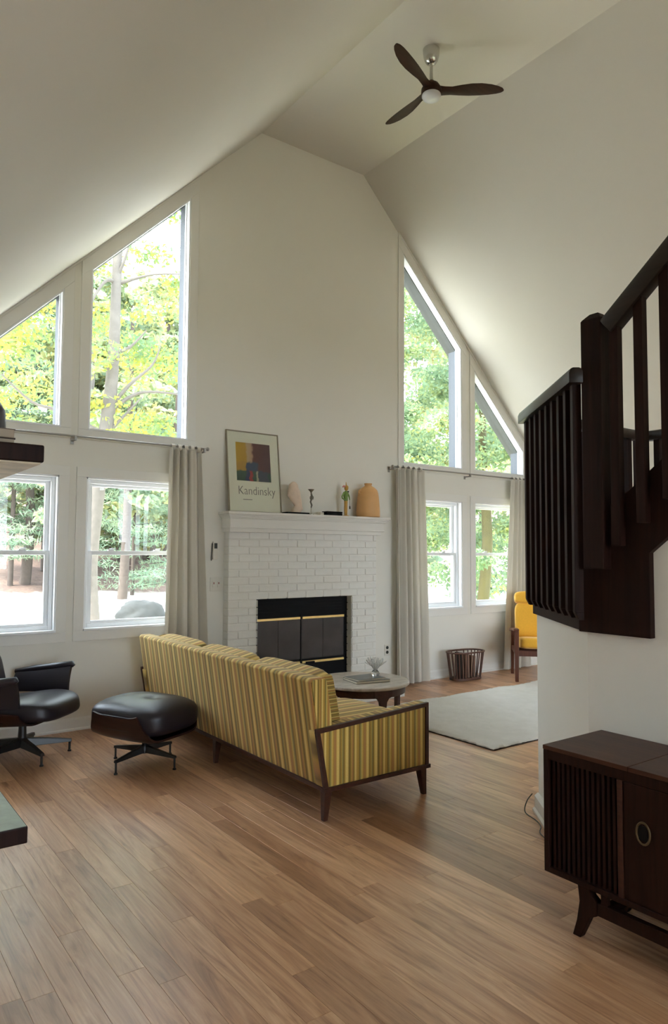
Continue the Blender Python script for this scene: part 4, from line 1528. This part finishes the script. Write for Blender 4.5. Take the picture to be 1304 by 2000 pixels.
# ------------------------------------------------------------------ lounge chair
lc = thing('leather_lounge_chair', 'black leather lounge chair with rosewood shell and star base at the left', 'armchair', (1.19, 5.165, 0), R(-46))
for k in range(5):
    a = R(-8 + 46 - 72 * k)
    d = Vector((math.cos(a), math.sin(a), 0))
    n = Vector((-d.y, d.x, 0))
    rings = []
    for r_, z, hw_, hh in ((.02, .105, .028, .035), (.16, .094, .022, .026), (.318, .078, .015, .012)):
        c = d * r_ + Vector((0, 0, z))
        rings.append([tuple(c - n * hw_ - Vector((0, 0, hh))), tuple(c + n * hw_ - Vector((0, 0, hh))), tuple(c + n * hw_ * .7 + Vector((0, 0, hh * .6))), tuple(c - n * hw_ * .7 + Vector((0, 0, hh * .6)))])
    lg = MB().loft(rings).build('base_leg', m_cast, lc, local=True, bevel=.003)
    e = d * .306
    MB().lathe([(.013, 0), (.013, .008), (.008, .012), (.008, .070)], (e.x, e.y, 0), 10).build('glide', m_cast, lg, local=True, smooth=40)
MB().lathe([(.045, .070), (.045, .115), (.028, .130), (.024, .22)], n=18).build('column', m_cast, lc, local=True, smooth=40)


def chair_shell(u, v):
    x = -.30 + .58 * u
    t_ = v * 2 - 1
    y = t_ * (.325 + .02 * u)
    z = .205 + .055 * u + .165 * abs(t_) ** 4 * (1 - .35 * u) + .10 * max(0, .25 - u) ** 2 * 10
    return (x, y, z)


MB().sheet(chair_shell, 16, 24, .013).build('seat_shell', m_shell, lc, local=True, smooth=60)
tilt = Matrix.Rotation(R(-9), 4, 'Y')


def seat_fn(q):
    x, y, z = q
    if x > .1:
        z -= .06 * ((x - .1) / .3) ** 2
    if z > 0:
        z += -.012 * math.exp(-((x) ** 2 + (y) ** 2) / .004)
    return (x, y, z)


MB().pillow((.075, 0, .345), (.375, .300, .085), 4, 16, mat=tilt, fn=seat_fn).build('seat_cushion', m_leather, lc, local=True, smooth=180)
bt = Matrix.Rotation(R(-15), 4, 'Y')
MB().pillow((-.275, 0, .565), (.068, .250, .180), 4, 14, mat=bt).build('back_cushion', m_leather, lc, local=True, smooth=180)
MB().pillow((-.318, 0, .560), (.030, .258, .185), 4, 12, mat=bt).build('back_shell', m_shell, lc, local=True, smooth=180)
MB().pillow((-.345, 0, .850), (.060, .240, .130), 4, 14, mat=bt).build('head_cushion', m_leather, lc, local=True, smooth=180)
MB().pillow((-.385, 0, .845), (.028, .245, .132), 4, 12, mat=bt).build('head_shell', m_shell, lc, local=True, smooth=180)
for s_ in (-1, 1):
    def arm_fn(u, v, s_=s_):
        x = -.22 + .49 * u
        t_ = v
        z = .39 + .145 * t_ + .075 * u * t_ + .02 * u
        y = s_ * (.315 + .055 * t_ ** 2 + .02 * (1 - u))
        return (x, y, z)
    MB().sheet(arm_fn, 14, 10, .022).build('arm_panel', m_leather, lc, local=True, smooth=60)
    MB().tube([(-.23, s_ * .392, .535), (-.05, s_ * .385, .562), (.15, s_ * .375, .592), (.272, s_ * .366, .612), (.285, s_ * .364, .600)], [.020, .030, .030, .026, .012], 12).build('arm_pad', m_leather, lc, local=True, smooth=60)

for ch in lc.children:
    if ch.name.split('.')[0] not in ('base_leg', 'column'):
        ch.data.transform(Matrix.Translation((-.075, -.02, .2)) @ Matrix.Scale(.92, 4) @ Matrix.Translation((0, 0, -.2)))

# ------------------------------------------------------------------ slate bench and thick shelf on the left
sb = thing('slate_bench', 'low bench with green slate top and dark wood edge at the left', 'bench', (.13, 3.15, 0))
bx0, bx1, by0, by1 = -.36, .632, 2.622, 3.72
fr_ = MB()
e_ = .022
fr_.box(bx0, bx1, by0, by0 + e_, .392, .449).box(bx0, bx1, by1 - e_, by1, .392, .449).box(bx0, bx0 + e_, by0 + e_, by1 - e_, .392, .449).box(bx1 - e_, bx1, by0 + e_, by1 - e_, .392, .449)
fr_.build('wood_edge', m_darkwood, sb, bevel=.005)
MB().box(bx0 + .004, bx1 - .004, by0 + .004, by1 - .004, .425, .4505).build('slate_top', m_slate, sb, bevel=.003)
for x in (bx0 + .05, .515):
    for y in (by0 + .06, by1 - .06):
        MB().taper((x, y, 0), (x, y, .395), .02, .026).build('leg', m_darkwood, sb, bevel=.004)
m_under = M('painted_lit_underside', (0.60, 0.51, 0.37), .7, var=.6, vscale=7)  # dappled window light put into the underside colour
sv = thing('thick_shelf', 'thick dark wooden shelf slab high on the left with window light painted on its underside', 'shelf', (.13, 3.0, 1.7))
MB().box(KL + .01, .640, 2.580, 3.75, 1.706, 1.768).build('slab', m_darkwood, sv, bevel=.008, seg=3)
MB().box(KL + .01, .630, 2.590, 3.74, 1.700, 1.707).build('lit_underside_board', m_under, sv)
MB().box(KL + .01, KL + .06, 2.7, 3.6, 1.55, 1.70).build('wall_cleat', m_darkwood, sv)
SVT = 1.769
m_bk1 = M('tan_book_cloth', (0.15, 0.105, 0.075), .7, var=.1, vscale=20)
m_bk2 = M('dark_book_cloth', (0.035, 0.022, 0.016), .7, var=.1, vscale=20)
for k, (z, hh, x1, mm, lb) in enumerate(((SVT, .022, .555, m_bk2, 'dark book at the bottom of the pile on the thick shelf'), (SVT + .0225, .034, .552, m_bk1, 'tan cloth book on top of the pile on the thick shelf'))):
    bo = thing('shelved_book', lb, 'book', (x1 - .11, 2.72, z), R(2 + 3 * k))
    MB().box(-.11, .11, -.08, .08, 0, .003).box(-.11, .11, -.08, .08, hh - .003, hh).box(-.11, -.106, -.08, .08, 0, hh).build('cover', mm, bo, local=True, bevel=.001)
    MB().box(-.105, .106, -.077, .077, .003, hh - .003).build('pages', M('aged_pages_%d' % k, (.42, .34, .26), .8), bo, local=True)
m_pot = M('dark_plum_glaze', (0.018, 0.010, 0.014), .5, var=.2, vscale=8)
pt = thing('dark_vase', 'rounded dark vase standing on the thick shelf at the left edge', 'vase', (.385, 2.66, SVT + .057), 0)
pt.location = (.468, 2.96, SVT)
pt.scale = (1, 1, 1.12)
MB().lathe([(.070, 0), (.098, .03), (.118, .09), (.114, .15), (.085, .195), (.050, .215), (.045, .23)], n=28).build('body', m_pot, pt, local=True, smooth=60)
MB().lathe([(.045, .228), (.058, .240), (.056, .246), (.036, .240)], n=28).build('rim', m_pot, pt, local=True, smooth=60)

# ------------------------------------------------------------------ ceiling fan
fn_ = thing('ceiling_fan', 'three-blade dark wood ceiling fan on a nickel downrod', 'ceiling fan', (3.815, 3.90, CF))
MB().lathe([(.012, -.124), (.026, -.121), (.042, -.110), (.054, -.090), (.062, -.060), (.066, -.030), (.067, -.001)], n=28).build('canopy', m_chrome, fn_, local=True, smooth=50)
MB().tube([(0, 0, -.11), (0, 0, -.275)], .0125, 14).build('downrod', m_chrome, fn_, local=True, smooth=50)
MB().lathe([(.060, -.385), (.082, -.365), (.080, -.330), (.060, -.295), (.030, -.275), (.022, -.262)], n=28).build('motor_hub', m_blade, fn_, local=True, smooth=60)
m_lens = M('frosted_lens', (0.62, 0.62, 0.64), .35, var=.04, vscale=30)
MB().lathe([(.004, -.418), (.040, -.415), (.066, -.404), (.076, -.388), (.074, -.376)], n=28).build('light_lens', m_lens, fn_, local=True, smooth=60)
for tip in ((-.541, -.201), (.504, -.331), (.025, .557)):
    a = math.atan2(tip[1], tip[0])
    d = Vector((math.cos(a), math.sin(a), 0))
    n = Vector((-d.y, d.x, 0))
    rings = []
    prof = [(.03, .052, .048, .020), (.10, .046, .040, .018), (.16, .040, .040, .013), (.23, .044, .058, .010), (.31, .046, .074, .008), (.39, .044, .078, .007), (.47, .038, .068, .006), (.53, .030, .050, .005), (.565, .020, .032, .004), (.580, .008, .014, .003), (.584, .001, .003, .002)]
    for r_, wa, wb, t_ in prof:
        tw = -R(15) * (1 - r_ / 1.1)
        c = d * r_ + Vector((0, 0, -.335 + .02 * (r_ / .58) ** 2))
        ring = []
        for u, v in ((-wb, 0), (-wb * .5, -t_ * .5), (0, -t_ * .6), (wa * .5, -t_ * .5), (wa, 0), (wa * .5, t_ * .5), (0, t_ * .6), (-wb * .5, t_ * .5)):
            ring.append(tuple(c + n * (u * math.cos(tw)) + Vector((0, 0, u * math.sin(tw) + v))))
        rings.append(ring)
    MB().loft(rings).build('blade', m_blade, fn_, local=True, smooth=60)

# ------------------------------------------------------------------ outside
GZ = -.4


def gz(x, y):
    z = GZ
    if y > 30:
        z += (y - 30) * .25
    z += max(0, y - 12) * .004 * math.sin(x * .35 + y * .2)
    if x > 22:
        z += (x - 22) * .10
    return z


g = MB()
XS = [-60 + i * 3.0 for i in range(51)]
YS = [D + WT + .02] + [7 + i * 2.5 for i in range(42)]
g._add([(x, y, gz(x, y) if y > 7 else GZ) for x in XS for y in YS], [(i * len(YS) + j, (i + 1) * len(YS) + j, (i + 1) * len(YS) + j + 1, i * len(YS) + j + 1) for i in range(len(XS) - 1) for j in range(len(YS) - 1)])
tag(g.build('ground', m_ground, smooth=60), 'pale gravel drive rising to a leaf-strewn wooded bank', kind='structure')
g2 = MB()
g2.box(-60, KL - .2, -60, D + WT, GZ - .1, GZ).box(KR + .2, 90, -60, D + WT, GZ - .1, GZ).box(KL - .2, KR + .2, -60, YB - WT, GZ - .1, GZ)
tag(g2.build('ground_around', M('low_bounce_lawn', (0.075, 0.085, 0.045), 0.95, var=.4, vscale=3)), 'unseen lawn around the rest of the house, darkened to cut bounce light', kind='structure')  # unseen ground, coloured dark to keep bounce light off the ceiling


def leaf_mesh(name, mat, parent, clumps, n, size, flat=0.0, aspect=1.0, seed=0):
    """n leaf quads scattered in ellipsoid clumps (x,y,z,rx,ry,rz,weight)"""
    rg_ = np.random.default_rng(seed)
    wts = np.array([c[6] for c in clumps], float)
    idx = rg_.choice(len(clumps), n, p=wts / wts.sum())
    C_ = np.array([c[:3] for c in clumps])[idx]
    Rr = np.array([c[3:6] for c in clumps])[idx]
    d = rg_.normal(size=(n, 3))
    d /= np.linalg.norm(d, axis=1, keepdims=True)
    r_ = rg_.random(n) ** (1 / 2.2)
    P_ = C_ + d * r_[:, None] * Rr
    nrm = rg_.normal(size=(n, 3))
    nrm[:, 2] = nrm[:, 2] * (1 + flat) + .5
    nrm /= np.linalg.norm(nrm, axis=1, keepdims=True)
    t1 = np.cross(nrm, rg_.normal(size=(n, 3)))
    t1 /= np.linalg.norm(t1, axis=1, keepdims=True)
    t2 = np.cross(nrm, t1)
    s_ = size * rg_.uniform(.6, 1.3, n)
    a = t1 * s_[:, None]
    c = t2 * (s_ * aspect)[:, None]
    V = np.stack([P_ - a, P_ - c * .55 - a * .1, P_ + a, P_ + c * .55 - a * .1], 1).reshape(-1, 3)
    L = np.array(BASE[parent.name])
    V = V - L
    me = bpy.data.meshes.new(name)
    me.vertices.add(4 * n)
    me.vertices.foreach_set('co', V.astype(np.float32).ravel())
    me.loops.add(4 * n)
    me.loops.foreach_set('vertex_index', np.arange(4 * n, dtype=np.int32))
    me.polygons.add(n)
    me.polygons.foreach_set('loop_start', np.arange(0, 4 * n, 4, dtype=np.int32))
    me.update(calc_edges=True)
    me.validate()
    me.materials.append(mat)
    o = bpy.data.objects.new(name, me)
    COL.objects.link(o)
    o.parent = parent
    return tag(o, kind='stuff')


def wobble(p0, p1, n, amp, seed):
    rn_ = random.Random(seed)
    p0, p1 = Vector(p0), Vector(p1)
    return [p0.lerp(p1, i / n) + (Vector((rn_.uniform(-1, 1), rn_.uniform(-1, 1), rn_.uniform(-.4, .4))) * amp if 0 < i < n else Vector()) for i in range(n + 1)]


# near maple seen through the two left windows
mt = thing('maple_tree', 'grey-barked maple with turning yellow leaves close outside the left windows', 'tree', (3.17, 10.0, GZ))
MB().tube(smooth_path([(3.18, 10, GZ), (3.15, 10, .4), (3.11, 10, 1.2), (3.22, 10, 2.4), (3.34, 10, 3.42), (3.395, 10, 4.25), (3.41, 10, 5.36), (3.50, 10.1, 7.2), (3.6, 10.2, 9.0)], 3), [.15 - .0045 * i for i in range(25)], 12).build('trunk', m_bark, mt, smooth=60)
brs = [[(3.41, 10, 5.30), (3.25, 9.95, 5.28), (3.08, 9.9, 5.02), (2.95, 9.8, 4.7)], [(3.41, 10, 5.28), (3.6, 9.9, 5.36), (3.9, 9.8, 5.48), (4.3, 9.7, 5.55)], [(3.40, 10, 5.36), (3.48, 9.9, 5.6), (3.55, 9.8, 6.0)], [(3.39, 10, 4.25), (3.6, 9.9, 4.36), (3.8, 9.8, 4.62)],
       [(3.34, 10, 3.42), (3.6, 9.9, 3.8), (3.90, 9.8, 4.12), (3.98, 9.7, 4.4)], [(3.33, 10, 3.38), (3.7, 9.9, 3.68), (4.1, 9.8, 3.74), (4.5, 9.7, 3.70)], [(3.31, 10, 3.05), (3.5, 9.9, 3.3), (3.75, 9.8, 3.62)],
       [(3.2, 10, 3.1), (2.62, 9.9, 3.30), (2.25, 9.8, 3.36), (1.85, 9.7, 3.65)]]
for i, p_ in enumerate(brs):
    sp = smooth_path(p_, 4)
    MB().tube(sp, [.034 * (1 - .75 * k / (len(sp) - 1)) for k in range(len(sp))], 7).build('branch', m_bark, mt, smooth=60)
rn = random.Random(12)
cl = []
for k in range(64):
    a = rn.uniform(0, 2 * PI)
    rr = rn.uniform(.5, 2.6)
    z = rn.uniform(2.5, 8.2)
    cl.append((3.35 + rr * math.cos(a), 10 + rr * math.sin(a) * .8 + .5, z, rn.uniform(.3, .65), rn.uniform(.3, .6), rn.uniform(.12, .28), 1))
leaf_mesh('foliage', m_leaf_maple, mt, cl, 15000, .046, .4, seed=1)

# second maple mostly off to the left
mt2 = thing('maple_tree', 'yellow-leaved maple outside at the far left window edge', 'tree', (0.9, 11.2, GZ))
MB().tube(smooth_path([(.9, 11.2, GZ), (.85, 11.2, 2), (.95, 11.2, 4.5), (1.0, 11.2, 7.5)], 4), [.16 - .007 * i for i in range(13)], 10).build('trunk', m_bark, mt2, smooth=60)
cl = []
for k in range(56):
    a = rn.uniform(0, 2 * PI)
    rr = rn.uniform(.3, 2.3)
    cl.append((1.5 + rr * math.cos(a), 11.4 + rr * math.sin(a), rn.uniform(2.6, 8), rn.uniform(.35, .7), rn.uniform(.35, .7), rn.uniform(.15, .3), 1))
leaf_mesh('foliage', m_leaf_maple, mt2, cl, 12000, .047, .4, seed=2)


def decid(x, y, h, spread, n, size, mat, bark, label, seed, zlo=1.0, r0=.14, group=None):
    t_ = thing('broadleaf_tree', label, 'tree', (x, y, gz(x, y)), group=group)
    rn_ = random.Random(seed)
    zz = gz(x, y)
    tr = smooth_path(wobble((x, y, zz), (x + rn_.uniform(-.5, .5), y, zz + h * .9), 4, .12, seed), 3)
    MB().tube(tr, [r0 * (1 - .7 * i / (len(tr) - 1)) for i in range(len(tr))], 8).build('trunk', bark, t_, smooth=60)
    cl_ = []
    for k in range(int(16 + spread * 9)):
        a_ = rn_.uniform(0, 2 * PI)
        z_ = rn_.uniform(zlo, h)
        rr_ = spread * math.sqrt(rn_.random()) * (1.05 - .45 * (z_ / h))
        s_ = spread * rn_.uniform(.14, .30)
        cl_.append((x + rr_ * math.cos(a_), y + rr_ * math.sin(a_), zz + z_, s_, s_, s_ * .5, 1))
    leaf_mesh('foliage', mat, t_, cl_, n, size, .3, seed=seed)
    return t_


def pine(x, y, h, spread, n, label, seed, zlo=1.0, r0=.10, group=None, size=.10):
    t_ = thing('pine_tree', label, 'tree', (x, y, gz(x, y)), group=group)
    rn_ = random.Random(seed)
    zz = gz(x, y)
    MB().tube([(x, y, zz), (x + .05, y, zz + h * .5), (x, y, zz + h)], [r0, r0 * .7, r0 * .15], 8).build('trunk', m_bark2, t_, smooth=60)
    cl_ = []
    z_ = zlo
    bq = MB()
    while z_ < h:
        rad = spread * (1 - z_ / h * .8)
        for k in range(6):
            a_ = rn_.uniform(0, 2 * PI)
            ex = Vector((math.cos(a_), math.sin(a_), 0)) * rad
            bq.tube([(x, y, zz + z_), (x + ex.x * .9, y + ex.y * .9, zz + z_ + .1 * rad)], [.02, .006], 5)
            for f_ in (.35, .62, .88):
                cl_.append((x + ex.x * f_, y + ex.y * f_, zz + z_ + .12 * f_ * rad - .05, .26 * rad, .26 * rad, .05 + .05 * rad, 1))
        z_ += rn_.uniform(.35, .6)
    bq.build('boughs', m_bark2, t_)
    leaf_mesh('foliage', m_leaf_pine, t_, cl_, n, size, 1.2, .22, seed=seed)
    return t_


pine(10.3, 27.5, 9.0, 3.0, 14000, 'young pine with pale boughs behind the boulder', 31, .30, .08, size=.16)
pine(8.4, 33.5, 13.0, 3.4, 14000, 'tall pine with layered pale boughs outside the left lower window', 32, 1.8, .13, size=.19)
pine(6.5, 31.0, 11.0, 2.8, 12000, 'slim pine at the left edge beyond the drive', 35, 1.2, .11, size=.18)
GRB = 'forest trees far up the bank'
rn = random.Random(77)
k = 0
for i in range(34):
    x = rn.uniform(3, 40)
    y = rn.uniform(31, 47)
    if i % 3:
        x = y * math.tan(R(rn.uniform(11, 24)))
    zz = gz(x, y)
    h = rn.uniform(11, 16)
    if i % 2 == 0:
        decid(x, y, h, 3.2, 6000, .17, m_leaf_far, m_bark2, 'tall forest tree standing on the leaf-strewn bank', 200 + i, .6 if i % 4 == 0 else 3.0, rn.uniform(.13, .24), GRB)
    else:
        t_ = thing('forest_trunk', 'bare dark trunk among the forest on the bank', 'tree', (x, y, zz), group='bare trunks on the bank')
        MB().tube(wobble((x, y, zz - .2), (x + rn.uniform(-.6, .6), y, zz + h), 4, .15, i), [.15, .13, .11, .09, .05], 8).build('trunk', m_bark2 if i % 4 == 1 else m_bark, t_, smooth=60)
        MB().tube(wobble((x, y, zz + h * .5), (x + rn.choice((-1, 1)) * 1.5, y, zz + h * .62), 3, .1, i + 50), [.06, .05, .035, .02], 6).build('limb', m_bark2 if i % 4 == 1 else m_bark, t_, smooth=60)
# trees outside the right-hand windows
decid(11.2, 10.4, 9.5, 2.9, 24000, .052, m_leaf_green, m_bark2, 'dense green tree outside the tall right upper window', 401, 1.6, .09)
decid(12.48, 11.2, 9.0, 2.5, 20000, .055, m_leaf_green, m_moss, 'green tree with mossy yellow trunk outside the window by the armchair', 402, .9, .15)
decid(13.6, 15.0, 11.0, 3.2, 18000, .075, m_leaf_green, m_bark2, 'tall green tree behind the mossy tree on the right', 403, .9, .16)
decid(17.0, 13.5, 10.0, 3.0, 15000, .08, m_leaf_green, m_bark2, 'green tree at the far right beyond the stair', 404, .9, .16)
decid(16.2, 20.0, 13.0, 4.2, 11000, .15, m_leaf_far, m_bark2, 'big pale tree far beyond the right windows', 405, 1.2, .2)
decid(22.5, 20.0, 13.0, 4.2, 9000, .16, m_leaf_far, m_bark2, 'wide pale tree at the far right distance', 406, 1.2, .2)
decid(9.0, 25.0, 12.0, 3.2, 7000, .16, m_leaf_far, m_bark2, 'pale tree behind the young pine', 407, 3.0, .18)
# boulder
bo = MB()
bm = bmesh.new()
bmesh.ops.create_icosphere(bm, subdivisions=4, radius=1)
rn = random.Random(5)
from mathutils import noise as mn
vs_ = []
for v in bm.verts:
    q = v.co.copy()
    k = 1 + .30 * mn.noise(q * 1.3 + Vector((3, 1, 7))) + .10 * mn.noise(q * 4)
    q = Vector((q.x * .66, q.y * .5, max(q.z, -.25) * .42)) * k
    vs_.append((6.85 + q.x, 17.5 + q.y, GZ + .10 + q.z))
bo._add(vs_, [tuple(v.index for v in f.verts) for f in bm.faces])
bm.free()
tag(bo.build('boulder', m_rock, smooth=50), 'grey lichen-covered boulder on the gravel outside the left window', 'boulder')
